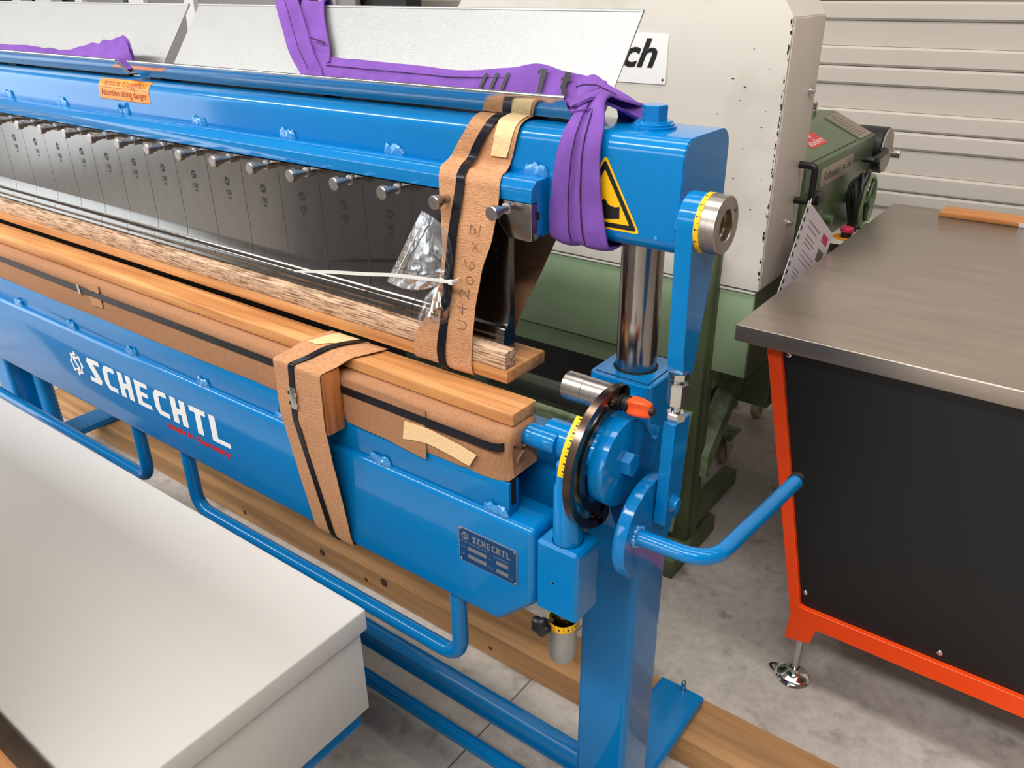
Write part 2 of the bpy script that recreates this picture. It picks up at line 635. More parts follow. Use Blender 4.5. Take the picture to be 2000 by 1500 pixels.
# ================================================================== the setting
tag(obj('floor', G().box(-9, 6, -7, 3.4, -0.1, 0), CONC), kind='structure')
flo = bpy.data.objects['floor']
obj('expansion_joint', G().box(-0.180, -0.176, -3.0, 1.0, -0.001, 0.0004), mat('joint_filler', (104, 98, 92), 0.9), flo, smooth=None)
wa = math.atan2(0.0557, 0.9983)
wrot = Matrix.Rotation(wa, 3, 'Z')


def wall_pt(s, depth, z):
    """s metres along the back wall, depth towards the room"""
    p = wrot @ Vector((s, -depth, 0))
    return Vector((p.x, 2.6 + p.y, z))


wall = obj('wall_back', G().mesh([wall_pt(s, d, z) for s in (-9.5, 5.5) for d in (0.0, -0.15) for z in (0, 3.2)],
                                 [(0, 1, 5, 4), (2, 3, 7, 6), (0, 2, 3, 1), (4, 5, 7, 6), (0, 4, 6, 2), (1, 3, 7, 5)]), PANELW, smooth=None)
tag(wall, kind='structure')


def wall_board(z0, z1, d, bev):
    prof = [(0.0, z0), (d - bev, z0), (d, z0 + bev), (d, z1 - bev), (d - bev, z1), (0.0, z1)]
    g = G()
    v = [wall_pt(s, a, b) for s in (-9.4, 5.4) for a, b in prof]
    n = len(prof)
    g.mesh(v, [tuple(range(n)), tuple(range(n, 2 * n))] + [(i, (i + 1) % n, n + (i + 1) % n, n + i) for i in range(n)])
    o = obj('panel', g, PANELW, wall, smooth=None)


zg = 1.187 - 0.222 * 5
while zg < 3.0:
    for a, b, d, bv in ((0.0, 0.068, 0.026, 0.008), (0.068, 0.156, 0.012, 0.0005), (0.156, 0.2205, 0.026, 0.008)):
        if zg + a > 0:
            wall_board(zg + a + 0.0005, zg + b - 0.0005, d, bv)
    zg += 0.222

hallm = mat('hall_wall_grey', (172, 166, 158), 0.8)
tag(obj('wall_left', G().box(-7.2, -7.0, -6.6, 2.3, 0, 4.3), hallm, smooth=None), kind='structure')
tag(obj('wall_right', G().box(4.6, 4.8, -6.6, 2.6, 0, 4.3), mat('hall_wall_dark', (92, 84, 76), 0.8), smooth=None), kind='structure')
tag(obj('wall_front', G().box(-7.2, 4.8, -6.8, -6.6, 0, 4.3), hallm, smooth=None), kind='structure')
tag(obj('ceiling', G().box(-7.2, 4.8, -6.8, 3.0, 4.3, 4.4), mat('ceiling_grey', (165, 160, 154), 0.8), smooth=None), kind='structure')

# dark equipment far behind, seen only as a narrow band above the sheet metal
g = G().box(-6.9, -2.05, 2.02, 2.12, 0.05, 1.62)
rack = thing('equipment_rack', (-5, 2.05, 0), 'dark equipment rack with pale uprights far behind the bright sheet covers', 'rack')
obj('back_panel', g, DARKBG, rack, smooth=None)
for x, wd in ((-5.5, 0.07), (-5.15, 0.12), (-4.72, 0.05), (-4.1, 0.09), (-3.6, 0.05), (-2.55, 0.05)):
    obj('upright', G().prism([(x - wd, 0), (x + wd, 0), (x + wd * 0.8 + 0.1, 1.62), (x - wd * 0.8 + 0.1, 1.62)], 'y', 1.93, 2.0), WHITEBG, rack, smooth=None)
for x0, x1 in ((-4.6, -4.2), (-3.95, -2.75), (-2.45, -2.3)):
    obj('panel', G().box(x0, x1, 1.96, 2.0, 0.3, 1.6, 0.01), GREYBG, rack)

# ================================================================== folding machine
XL = -2.13                       # far end of the machine
FM = thing('folding_machine', (-0.95, 0.14, 0.075), 'long blue sheet metal folding machine with upper clamping beam and crank', 'folding machine')

# ---- upper clamping beam
BY0, BY1, BZ0, BZ1, BR = 0.08, 0.208, 1.18, 1.322, 0.022


def rrect(p0, p1, q0, q1, r, seg=6):
    out = []
    for cx, cy, a0 in ((p1 - r, q1 - r, 0), (p0 + r, q1 - r, 90), (p0 + r, q0 + r, 180), (p1 - r, q0 + r, 270)):
        for i in range(seg + 1):
            a = math.radians(a0 + 90 * i / seg)
            out.append((cx + r * math.cos(a), cy + r * math.sin(a)))
    return out


beam = obj('clamping_beam', G().prism(rrect(BY0, BY1, BZ0, BZ1, BR), 'x', XL, 0.226), BLUE, FM)
obj('end_seam', G().prism(rrect(BY0 + 0.001, BY1 - 0.001, BZ0 + 0.001, BZ1 - 0.001, BR), 'x', 0.226, 0.2272), BLUE, beam)
rail = obj('tool_rail', G().prism([(0.08, 1.257), (0.05, 1.257), (0.039, 1.247), (0.039, 1.229), (0.0525, 1.229), (0.0525, 1.18), (0.08, 1.18)], 'x', XL + 0.2, 0.036, 0.0008, 1), BLUE, FM)
obj('groove', G().box(0.0355, 0.0362, 0.052, 0.0575, 1.205, 1.216), GAP, rail, smooth=None)
obj('groove', G().box(0.0355, 0.0362, 0.058, 0.062, 1.1795, 1.184), GAP, rail, smooth=None)


def weld(p, L, parent, seed, up):
    g = G()
    n = 26
    rows = []
    for i in range(n + 1):
        t = i / n
        x = (t - 0.5) * L
        prof = min(1, 6 * t, 6 * (1 - t)) ** 0.5
        row = []
        for j in range(9):
            a = PI * j / 8
            r = (0.0058 + 0.0034 * noise.noise(Vector((x * 160 + seed, a * 1.6, seed * 3)))) * prof + 0.0002
            row.append((p[0] + x, p[1] + up[0] * r * math.cos(a) * 1.2 - r * math.sin(a) * abs(up[1]) * 0.9, p[2] + r * math.cos(a) * (1 - abs(up[0])) * 2.0 + r * math.sin(a) * 0.8))
        rows.append(row)
    g.grid(rows)
    bmesh.ops.recalc_face_normals(g.bm, faces=g.bm.faces)
    return obj('weld_bead', g, WELD, parent)


for i, x in enumerate((-1.737, -1.487, -1.239, -0.995, -0.742, -0.492, -0.247, 0.015)):
    weld((x, 0.0795, 1.2575), 0.042, rail, i * 3.1, (0, 1))
obj('lashing_eye', G().tube([(-0.993 + 0.006 * math.cos(a), 0.075 - 0.003 * math.sin(a), 1.268 + 0.009 * math.sin(a)) for a in [PI * i / 8 for i in range(9)]], 0.0022, 8), BLUE, beam)

# top bolt with washers
bolt = obj('washer', G().lathe((0.152, 0.143, 1.3221), (0, 0, 1), [(0, 0.029), (0.003, 0.029), (0.0035, 0.026), (0.006, 0.026), (0.0065, 0.0235), (0.009, 0.0225)], 40), BLUE, beam)
obj('bolt_head', G().hexa((0.152, 0.143, 1.331), (0.152, 0.143, 1.350), 0.0165, 0.25, 0.001), BLUE, bolt, 25)
obj('screw_head', G().lathe((0.197, 0.0805, 1.2005), (0, -1, 0), [(0, 0.0025), (0.001, 0.0025), (0.0015, 0.001)], 12), WELD, beam)


# stickers on the beam: arc length s measured down from the top edge of the rounded corner
def beam_wrap(x0, s0):
    def fn(a, b, h):
        s = s0 - b                       # b up
        arc = BR * PI / 2
        if s < 0:
            y, z = BY0 + BR - s, BZ1 + h
            return Vector((x0 + a, y, z))
        if s < arc:
            t = s / BR
            return Vector((x0 + a, BY0 + BR - (BR + h) * math.sin(t), BZ1 - BR + (BR + h) * math.cos(t)))
        return Vector((x0 + a, BY0 - h, BZ1 - BR - (s - arc)))
    return fn


def sheet2d(g, fn, w_, h_, nx, ny, t):
    rows = [[fn(w_ * i / nx, h_ * j / ny, t) for i in range(nx + 1)] for j in range(ny + 1)]
    g.grid(rows)
    return g


stk = obj('warning_sticker', sheet2d(G(), beam_wrap(-1.075, 0.052), 0.182, 0.044, 2, 14, 0.0004), STICKER, beam)
fn = beam_wrap(-1.075, 0.052)
g = G()
for body, yy in (('Vorsicht Kippgefahr', 0.0265), ('Attention tilting danger', 0.0075)):
    v, f = text_polys(body, 0.0185, bold=0.0001)
    mx = max(p[0] for p in v)
    solid2d(g, [(p[0] / mx * 0.165 + 0.0085, p[1] + yy) for p in v], f, fn, 0.0008)
v, f = polys([(0.008, 0.0222), (0.174, 0.0222), (0.174, 0.0232), (0.008, 0.0232)])
solid2d(g, v, f, fn, 0.0008)
for q in ([(0, 0), (0.182, 0), (0.182, 0.001), (0, 0.001)], [(0, 0.043), (0.182, 0.043), (0.182, 0.044), (0, 0.044)]):
    v, f = polys(q)
    solid2d(g, v, f, fn, 0.0007)
obj('sticker_print', g, STICKRED, stk, smooth=None)


# triangular hand-hazard sticker
def tri(cx, cz, s, r, seg=5):
    h = s * math.sqrt(3) / 2
    P = [(cx, cz + h * 2 / 3), (cx - s / 2, cz - h / 3), (cx + s / 2, cz - h / 3)]
    out = []
    for k in range(3):
        a, b, c = Vector(P[k - 1]), Vector(P[k]), Vector(P[(k + 1) % 3])
        d1, d2 = (a - b).normalized(), (c - b).normalized()
        p, q = b + d1 * r, b + d2 * r
        for i in range(seg + 1):
            t = i / seg
            o = p * (1 - t) ** 2 + b * 2 * t * (1 - t) + q * t * t
            out.append((o.x, o.y))
    return out


tri_c = (0.121, 1.233)
o3 = obj('hand_hazard_sticker', solid2d(G(), *polys(tri(*tri_c, 0.108, 0.007)), on_front(0, BY0, 0), 0.0004), YELLOW, beam, smooth=None)
a_, b_ = tri(*tri_c, 0.098, 0.004), tri(*tri_c, 0.077, 0.002)
n = len(a_)
obj('black_border', solid2d(G(), a_ + b_, [(i, (i + 1) % n, n + (i + 1) % n, n + i) for i in range(n)], on_front(0, BY0, 0), 0.0008), BLACK, o3, smooth=None)
hx, hz = 0.121, 1.2250
hand = [(-0.018, 0.006), (-0.010, 0.008), (-0.004, 0.0105), (0.000, 0.0145), (0.003, 0.013), (0.006, 0.0085), (0.010, 0.007), (0.016, 0.006), (0.022, 0.0075), (0.0225, -0.007), (0.012, -0.0085), (0.004, -0.0095), (-0.004, -0.0100), (-0.010, -0.0095), (-0.014, -0.0070), (-0.011, -0.006), (-0.017, -0.004), (-0.012, -0.0025), (-0.019, -0.0005), (-0.013, 0.001), (-0.020, 0.0035)]
obj('hand_pictogram', solid2d(G(), *polys([(hx + a * 1.05, hz + b * 1.05) for a, b in hand]), on_front(0, BY0, 0), 0.0009), BLACK, o3, smooth=None)

# ---- tool segments with clamping pins
tool_prof = [(0.024, 1.0), (0.024, 1.029), (0.0265, 1.0335), (0.0255, 1.037), (0.0262, 1.0425), (0.029, 1.0475), (0.0335, 1.050), (0.0362, 1.0535), (0.0385, 1.060), (0.040, 1.072), (0.040, 1.2275), (0.0515, 1.2275), (0.0515, 1.02), (0.050, 1.0)]
pin_prof = [(0, 0.0078), (0.008, 0.0078), (0.009, 0.0048), (0.020, 0.0048), (0.021, 0.0066), (0.028, 0.0066), (0.0315, 0.0098), (0.040, 0.0098), (0.0412, 0.0085), (0.0413, 0.0)]
seg_me = pin_me = eng_me = num_me = None
for k in range(1, 19):
    x0, x1 = -0.08 - 0.1 * k, -0.08 - 0.1 * (k - 1)
    if seg_me is None:
        so = obj('tool_segment', G().prism(tool_prof, 'x', x0 + 0.0003, x1 - 0.0003, 0.0004, 1), TOOL, FM, 30)
        seg_me = so.data
        sc0 = WLOC[so.name] - Vector((x0, 0, 0))
    else:
        so = place('tool_segment', seg_me, sc0 + Vector((x0, 0, 0)), FM)
    px = -0.1 * k
    if pin_me is None:
        po = obj('clamping_pin', G().lathe((px, 0.040, 1.22), (0, -1, 0), pin_prof, 24), TURNED, so)
        pin_me = po.data
        pc0 = WLOC[po.name] - Vector((px, 0, 0))
        v, f = emblem(0.0175)
        eo = obj('emblem', solid2d(G(), v, f, on_front(x0 + 0.053, 0.040, 1.1765), 0.0002), BLACK, so, smooth=None)
        eng_me = eo.data
        ec0 = WLOC[eo.name] - Vector((x0, 0, 0))
        v, f = text_polys('100', 0.0145)
        g = solid2d(G(), [(p[0] * 0.75, p[1]) for p in v], f, on_front(x0 + 0.0445, 0.040, 1.1515), 0.0002)
        v, f = text_polys('SPZ', 0.006)
        solid2d(g, v, f, on_front(x0 + 0.049, 0.040, 1.1445), 0.0002)
        no = obj('size_mark', g, BLACK, so, smooth=None)
        num_me = no.data
        nc0 = WLOC[no.name] - Vector((x0, 0, 0))
    else:
        place('clamping_pin', pin_me, pc0 + Vector((px, 0, 0)), so)
        place('emblem', eng_me, ec0 + Vector((x0, 0, 0)), so)
        place('size_mark', num_me, nc0 + Vector((x0, 0, 0)), so)
# end segment with a wide clamping block and a narrower blade
g = G().prism([(p[0], min(p[1], 1.19)) for p in tool_prof], 'x', -0.0797, -0.002, 0.0004, 1)
es = obj('tool_segment', g, TOOL, FM, 30)
obj('clamping_block', G().prism([(-0.0797, 1.2285), (0.036, 1.2285), (0.036, 1.178), (-0.001, 1.178), (-0.022, 1.2), (-0.0797, 1.2)], 'y', 0.0392, 0.0522, 0.0012, 2), STEEL, es)
place('clamping_pin', pin_me, pc0 + Vector((0, 0, 0)), es)
place('emblem', eng_me, ec0 + Vector((-0.18, 0, 0)) + Vector((0.1, 0, 0)), es)
place('size_mark', num_me, nc0 + Vector((-0.18, 0, 0)) + Vector((0.1, 0, 0)), es)

# ---- folded sheet trough on the beam (two lengths)
for x0, x1 in ((-0.984, 0.052), (-2.05, -1.020)):
    tr_ = obj('cover_sheet', G().prism([(0.109, 1.3290), (0.1905, 1.3290), (0.2815, 1.4490), (0.2845, 1.4475), (0.1915, 1.3278), (0.109, 1.3278)], 'x', x0, x1), GALV, FM, 20)
    lx0, lx1 = (-0.957, 0.053) if x0 > -1 else (-2.05, -1.0)
    lip = [(0.1085, 1.3280), (0.087, 1.3525), (0.0855, 1.3555), (0.0875, 1.3575), (0.0905, 1.3565), (0.113, 1.3305), (0.1115, 1.3295), (0.0895, 1.354), (0.0885, 1.3535), (0.1100, 1.3290)]
    obj('front_lip', G().prism(lip, 'x', lx0, lx1), LIPM, tr_, 25)
    obj('lip_hem', G().tube([(lx0, 0.0868, 1.3572), (lx1, 0.0868, 1.3572)], 0.0024, 10), LIPM, tr_)
    for xx in (x0 + 0.05, (x0 + x1) / 2, x1 - 0.03):
        obj('spacer', G().box(xx - 0.02, xx + 0.02, 0.125, 0.165, 1.3222, 1.3278), DARKBG, tr_, smooth=None)
    obj('hem', G().tube([(x0, 0.2835, 1.4500), (x1, 0.2835, 1.4500)], 0.0027, 8), GALV, tr_)
    for xx in (x0 + 0.2, x1 - 0.25):
        obj('rivet', G().lathe((xx, 0.145, 1.3291), (0, 0, 1), [(0, 0.005), (0.002, 0.004), (0.003, 0)], 12), ZINC, tr_)

# ---- end column: sliding piston, leg, foot
obj('lifting_piston', G().cyl((0.148, 0.143, 0.96), (0.148, 0.143, 1.181), 0.0292, 48), PISTON, FM)
for xc, nm in ((0.150, 'leg'), (-2.105, 'leg')):
    leg = obj('leg', G().prism(rrect(xc - 0.05, xc + 0.05, 0.09, 0.195, 0.012, 5), 'z', 0.10, 0.987, 0.0015, 1), BLUE, FM)
    # inset cap around the piston
    ring_o = rrect(xc - 0.043, xc + 0.043, 0.098, 0.188, 0.002, 2)
    obj('cap_joint', G().prism(ring_o, 'z', 0.985, 0.9873), GAP, leg, smooth=None)
    obj('cap', G().prism(rrect(xc - 0.0415, xc + 0.0415, 0.0995, 0.1865, 0.002, 2), 'z', 0.983, 0.9882), BLUE, leg)
    obj('seal_ring', G().lathe((xc - 0.002, 0.143, 0.9883), (0, 0, 1), [(0, 0.0325), (0.0004, 0.0325), (0.0004, 0.0), ], 40), GAP, leg)
    foot = obj('foot', G().prism(rrect(xc - 0.045, xc + 0.057, 0.075, 0.102, 0.007, 4), 'y', -0.17, 0.44, 0.0008, 1), BLUE, FM)
    obj('foot_stud', G().cyl((xc + 0.012, 0.432, 0.08), (xc + 0.012, 0.432, 0.128), 0.005, 14, 0.001), ZINC, foot)
for x, z in ((0.117, 0.972), (0.180, 0.965)):
    hb = obj('hex_bolt', G().lathe((x, 0.0905, z), (0, -1, 0), [(0, 0.0150), (0.0022, 0.0150), (0.0022, 0.0105)], 24), BLUE, FM)
    obj('bolt_head', G().hexa((x, 0.0885, z), (x, 0.079, z), 0.0125, 0.3, 0.0015), BLUE, hb, 25)

# bearing plate with round hub on the leg side, gusset below
PY, PZ = -0.005, 0.924           # bending axis
hub = []
for i in range(25):
    a = math.radians(52 + (262 - 52) * i / 24)
    hub.append((PY + 0.0605 * math.cos(a), PZ + 0.0605 * math.sin(a)))
plate = [(0.0905, 0.935), (0.086, 0.922), (0.078, 0.920), (0.066, 0.930), (0.048, 0.955)] + hub + [(0.03, 0.84), (0.055, 0.80), (0.0905, 0.78)]
bp_ = obj('bearing_plate', G().prism(plate, 'x', 0.198, 0.2195, 0.0012, 2), BLUE, FM, 30)
obj('hub_bolt', G().hexa((0.2195, PY, PZ), (0.232, PY, PZ), 0.0165, 0.45, 0.001), BLUE, bp_, 25)
obj('gusset', G().prism([(0.02, 0.875), (-0.012, 0.868), (0.012, 0.80), (0.09, 0.77), (0.09, 0.9)], 'x', 0.176, 0.1995, 0.001, 1), BLUE, bp_)
obj('bearing_block', G().box(0.11, 0.1985, 0.022, 0.092, 0.86, 0.925, 0.004), BLUE, FM)
obj('pivot_shaft', G().cyl((0.098, PY, PZ), (0.186, PY, PZ), 0.0265, 40, 0.002), BLUE, FM)

# polished angle quadrant with slot
def arc_pts(r, a0, a1, n):
    return [(PY + r * math.cos(math.radians(a0 + (a1 - a0) * i / n)), PZ + r * math.sin(math.radians(a0 + (a1 - a0) * i / n))) for i in range(n + 1)]


def arc_band(g, r0, r1, a0, a1, x0, x1, n=40, cap=0.0):
    o = arc_pts(r1, a0, a1, n) + arc_pts(r0, a1, a0, n)
    v0 = [g.bm.verts.new(Vector((x0, *p))) for p in o]
    v1 = [g.bm.verts.new(Vector((x1, *p))) for p in o]
    m = len(o)
    fs = []
    for i in range(n):
        fs.append(g.bm.faces.new((v0[i], v0[i + 1], v0[m - 2 - i], v0[m - 1 - i])))
        fs.append(g.bm.faces.new((v1[i], v1[i + 1], v1[m - 2 - i], v1[m - 1 - i])))
    for i in range(m):
        fs.append(g.bm.faces.new((v0[i], v1[i], v1[(i + 1) % m], v0[(i + 1) % m])))
    bmesh.ops.recalc_face_normals(g.bm, faces=fs)


g = G()
arc_band(g, 0.0885, 0.0995, 72, 262, 0.186, 0.197)
arc_band(g, 0.066, 0.0775, 72, 262, 0.186, 0.197)
for a in (72, 262):
    ca, sa = math.cos(math.radians(a)), math.sin(math.radians(a))
    g.cyl((0.186, PY + 0.0828 * ca, PZ + 0.0828 * sa), (0.197, PY + 0.0828 * ca, PZ + 0.0828 * sa), 0.0168, 40)
quad = obj('angle_quadrant', g, DARKSTEEL, FM, 35)
g = G()
arc_band(g, 0.090, 0.0975, 124, 172, 0.1765, 0.186, 30)
sc_ = obj('angle_scale', g, YELLOW, FM)
g = G()
for i in range(16):
    a = math.radians(126 + 44 * i / 15)
    for rr, xx in ((0.0977, 0.1835),):
        c = Vector((xx, PY + rr * math.cos(a), PZ + rr * math.sin(a)))
        t = Vector((0, -math.sin(a), math.cos(a)))
        u = Vector((1, 0, 0))
        L, W = (0.0022, 0.0003) if i % 2 else (0.0016, 0.0012)
        o_ = Vector((0, math.cos(a), math.sin(a))) * 0.0002
        vs = [g.bm.verts.new(c + o_ + u * L * s1 + t * W * s2) for s1, s2 in ((-1, -1), (1, -1), (1, 1), (-1, 1))]
        g.bm.faces.new(vs)
obj('scale_marks', g, BLACK, sc_, smooth=None)

# stop bolt (polished cylinder), black collar and orange clamping knob in the quadrant slot
SY, SZ = 0.016, 0.999
st = obj('stop_cylinder', G().lathe((0.113, SY, SZ), (1, 0, 0), [(0, 0.0185), (0.001, 0.0195), (0.030, 0.0195), (0.0305, 0.019), (0.073, 0.019)], 40), TURNED, FM)
obj('collar', G().lathe((0.197, SY - 0.002, SZ), (1, 0, 0), [(0, 0.0115), (0.004, 0.0115), (0.0045, 0.0095), (0.010, 0.0095), (0.0105, 0.0115), (0.015, 0.0115), (0.016, 0.009), (0.018, 0.008)], 28), BLACKP, st)
kn = [(0.211, 0.011, 0.011), (0.214, 0.013, 0.012), (0.224, 0.012, 0.0125), (0.232, 0.009, 0.012), (0.240, 0.0065, 0.0105), (0.2415, 0.004, 0.008)]
g = G()
rows = []
for x, ry, rz in kn:
    rows.append([(x, SY - 0.002 + ry * abs(math.cos(t)) ** 0.7 * math.copysign(1, math.cos(t)) * (1 + 0.25 * math.cos(3 * t)), SZ + 0.001 + rz * math.sin(t) * (1 + 0.12 * math.sin(3 * t))) for t in [2 * PI * i / 24 for i in range(25)]])
rows = [[(kn[0][0], SY - 0.002, SZ)] * 25] + rows + [[(kn[-1][0] + 0.0005, SY - 0.002, SZ)] * 25]
g.grid(rows)
bmesh.ops.remove_doubles(g.bm, verts=g.bm.verts, dist=1e-6)
bmesh.ops.recalc_face_normals(g.bm, faces=g.bm.faces)
obj('clamping_knob', g, ORANGEK, st, 50)
obj('knob_tip', G().cyl((0.240, SY - 0.002, SZ), (0.2465, SY - 0.002, SZ), 0.0062, 20, 0.001), BLACKP, st)

# ---- eccentric arm, turnbuckle, lower link
RY, RZ = 0.068, 1.2345
arm = [(RY + 0.0345 * math.cos(math.radians(a)), RZ + 0.0345 * math.sin(math.radians(a))) for a in range(-20, 181, 10)]
arm = [(0.104, 1.19), (0.0985, 1.16), (0.074, 1.045), (0.070, 1.037), (0.047, 1.031), (0.0395, 1.066), (0.0385, 1.10)] + [(0.0335, 1.2345)] + arm[::-1][1:]
ao = obj('eccentric_arm', G().prism(arm, 'x', 0.245, 0.267, 0.0008, 1), BLUE, FM, 25)
obj('arm_nut', G().hexa((0.2272, RY + 0.02, RZ - 0.01), (0.245, RY + 0.02, RZ - 0.01), 0.021, 0.2, 0.001), BLUE, ao, 25)
ring = G().lathe((0.2735, RY, RZ), (1, 0, 0), [(0, 0.0352), (0.0005, 0.0352), (0.018, 0.0345), (0.0188, 0.0335), (0.0188, 0.0195), (0.0175, 0.0185), (0.009, 0.0185), (0.009, 0.0165), (0.0, 0.0165)], 56)
ro = obj('eccentric_ring', ring, TURNED, FM, 30)
obj('clamp_screw', G().lathe((0.2923, RY + 0.022, RZ + 0.0145), (1, 0, 0), [(0, 0.0032), (0.0006, 0.0028)], 14), DARKSTEEL, ro)
yo = obj('scale_ring', G().lathe((0.267, RY, RZ), (1, 0, 0), [(0, 0.0356), (0.0066, 0.0356)], 56), YELLOW, ro)
g = G()
for i in range(18):
    a = math.radians(60 + 12 * i)
    c = Vector((0.2702, RY + 0.0358 * math.cos(a), RZ + 0.0358 * math.sin(a)))
    t = Vector((0, -math.sin(a), math.cos(a)))
    for L, W, ox in ((0.0015, 0.00025, 0.0018), (0.0009, 0.0011, -0.001)):
        if W > 0.0005 and i % 2:
            continue
        vs = [g.bm.verts.new(c + Vector((ox + L * s1, 0, 0)) + t * W * s2) for s1, s2 in ((-1, -1), (1, -1), (1, 1), (-1, 1))]
        g.bm.faces.new(vs)
obj('scale_marks', g, BLACK, yo, smooth=None)
TX, TY = 0.2585, 0.05
tb = obj('turnbuckle', G().lathe((TX, TY, 0.998), (0, 0, 1), [(0, 0.011), (0.002, 0.0135), (0.031, 0.0135), (0.033, 0.011)], 6, 0.3), ZINC, FM, 20)
obj('threaded_rod', G().cyl((TX, TY, 0.97), (TX, TY, 1.045), 0.0065, 20), ZINC, tb)
obj('lock_nut', G().lathe((TX, TY, 0.977), (0, 0, 1), [(0, 0.0128), (0.010, 0.0128), (0.0118, 0.0108)], 6, 0.1), ZINC, tb, 20)
obj('lock_nut', G().lathe((TX, TY, 1.035), (0, 0, 1), [(0, 0.0108), (0.0015, 0.0128), (0.010, 0.0128)], 6, 0.5), ZINC, tb, 20)
lk = obj('lower_link', G().box(0.2505, 0.2675, 0.029, 0.073, 0.823, 0.977, 0.0008, 1, Matrix.Rotation(-0.045, 3, 'X')), BLUE, FM)
obj('pivot_pin', G().lathe((0.2675, 0.046, 0.852), (1, 0, 0), [(0, 0.0128), (0.0025, 0.0128), (0.003, 0.011), (0.005, 0.011), (0.0055, 0.009), (0.009, 0.0085)], 32), BLUE, lk)

# ---- crank disc with bent lever
cd = obj('crank_disc', G().lathe((0.231, 0.0235, 0.8155), (1, 0, 0), [(0, 0.0735), (0.001, 0.0745), (0.017, 0.0745), (0.018, 0.0738)], 72), BLUE, FM)
cb = Vector((0.249, -0.017, 0.826))
path = fillet([cb, (0.352, -0.012, 0.826), (0.360, 0.289, 0.793)], 0.045, 10)
lv = obj('crank_lever', G().tube(path, 0.0112, 20), BLUE, FM)
g = G()
for i in range(12):
    a = 2 * PI * i / 12
    rows = G
    c = cb + Vector((0.001, 0.0125 * math.cos(a), 0.0125 * math.sin(a)))
    bmesh.ops.create_icosphere(g.bm, subdivisions=2, radius=0.0042 + 0.001 * math.sin(i * 2.3), matrix=Matrix.Translation(c))
obj('weld_bead', g, WELD, cd)
d_ = (Vector(path[-1]) - Vector(path[-2])).normalized()
e_ = Vector(path[-1])
obj('lever_cap', G().lathe(e_ - d_ * 0.004, d_, [(0, 0.0128), (0.012, 0.0128), (0.014, 0.0118), (0.0145, 0)], 24), BLACKP, lv)

# ---- bending beam (front)
bb = obj('bending_beam', G().prism([(-2.02, 0.815), (0.126, 0.815), (0.126, 0.686), (0.059, 0.6215), (-1.955, 0.6215), (-2.02, 0.686)], 'y', -0.08, -0.008, 0.011, 5), BLUE, FM)
lr = obj('cheek_rail', G().box(-1.96, 0.076, -0.0705, -0.046, 0.812, 0.868, 0.0012, 2), BLUE, FM)
obj('rail_slot', G().box(0.0755, 0.0764, -0.0655, -0.0535, 0.83, 0.868), GAP, lr, smooth=None)
obj('rail_insert', G().box(0.04, 0.0758, -0.0655, -0.0535, 0.862, 0.8695), STEEL, lr, smooth=None)
for i, x in enumerate((-1.85, -1.61, -1.369, -1.124, -0.885, -0.640, -0.41, -0.174, 0.055)):
    weld((x, -0.0715, 0.8155), 0.046 if i > 6 else 0.038, lr, 40 + i * 2.7, (0, 1))
blk = obj('end_block', G().prism([(0.1295, 0.688), (0.1295, 0.8075), (0.1975, 0.8075), (0.1975, 0.688)], 'y', -0.081, -0.024, 0.0045, 1), BLUE, FM, 25)
obj('set_screw_hole', G().lathe((0.160, -0.0812, 0.746), (0, -1, 0), [(0, 0.0036), (0.0002, 0.0036), (0.0003, 0.0022)], 16), WELD, blk)
obj('hole', G().lathe((0.160, -0.0815, 0.746), (0, -1, 0), [(0, 0.0024), (0.0002, 0.0024)], 12), GAP, blk)
obj('end_post', G().lathe((0.1655, -0.056, 0.8075), (0, 0, 1), [(0, 0.0215), (0.0, 0.0205), (0.088, 0.0205), (0.092, 0.0175), (0.12, 0.0175)], 36), BLUE, FM)
obj('stop_pin', G().lathe((0.069, -0.022, 0.928), (1, 0, 0), [(0, 0.013), (0.003, 0.0162), (0.018, 0.0165), (0.019, 0.0158), (0.020, 0.0168), (0.055, 0.0168), (0.057, 0.0155)], 36), BLUE, FM)
obj('pivot_bracket', G().box(0.096, 0.122, 0.012, 0.06, 0.80, 0.905, 0.003), BLUE, FM)
obj('lower_cheek', G().box(-1.95, -0.28, 0.03, 0.105, 0.870, 0.950, 0.002), DARKBG, FM)  # near-black colour carries the darkness of the gap between the planks
obj('lower_beam', G().prism(rrect(0.015, 0.12, 0.74, 0.872, 0.012), 'x', -2.06, 0.1), BLUE, FM)
# micrometer sleeve, scale and star knob under the end block
slv = obj('adjusting_sleeve', G().lathe((0.160, -0.055, 0.590), (0, 0, 1), [(0, 0.0), (0, 0.0125), (0.003, 0.018), (0.010, 0.0203), (0.060, 0.0208), (0.0605, 0.0222), (0.064, 0.0225)], 40), ALU, FM)
ys = obj('scale_ring', G().lathe((0.160, -0.055, 0.654), (0, 0, 1), [(0, 0.0218), (0.011, 0.0218), (0.011, 0.0205), (0.0, 0.0205)], 40), YELLOW, slv)
g = G()
for i in range(20):
    a = 2 * PI * i / 20
    c = Vector((0.160 + 0.0220 * math.cos(a), -0.055 + 0.0220 * math.sin(a), 0.660))
    t = Vector((-math.sin(a), math.cos(a), 0))
    L, W = (0.004, 0.0003) if i % 2 else (0.0018, 0.0012)
    g.bm.faces.new([g.bm.verts.new(c + Vector((0, 0, L * s2)) + t * W * s1) for s1, s2 in ((-1, -1), (1, -1), (1, 1), (-1, 1))])
obj('scale_marks', g, BLACK, ys, smooth=None)
obj('spindle', G().cyl((0.160, -0.055, 0.645), (0.160, -0.055, 0.69), 0.012, 24), DARKSTEEL, slv)
g = G()
kc = Vector((0.146, -0.088, 0.668))
rows = []
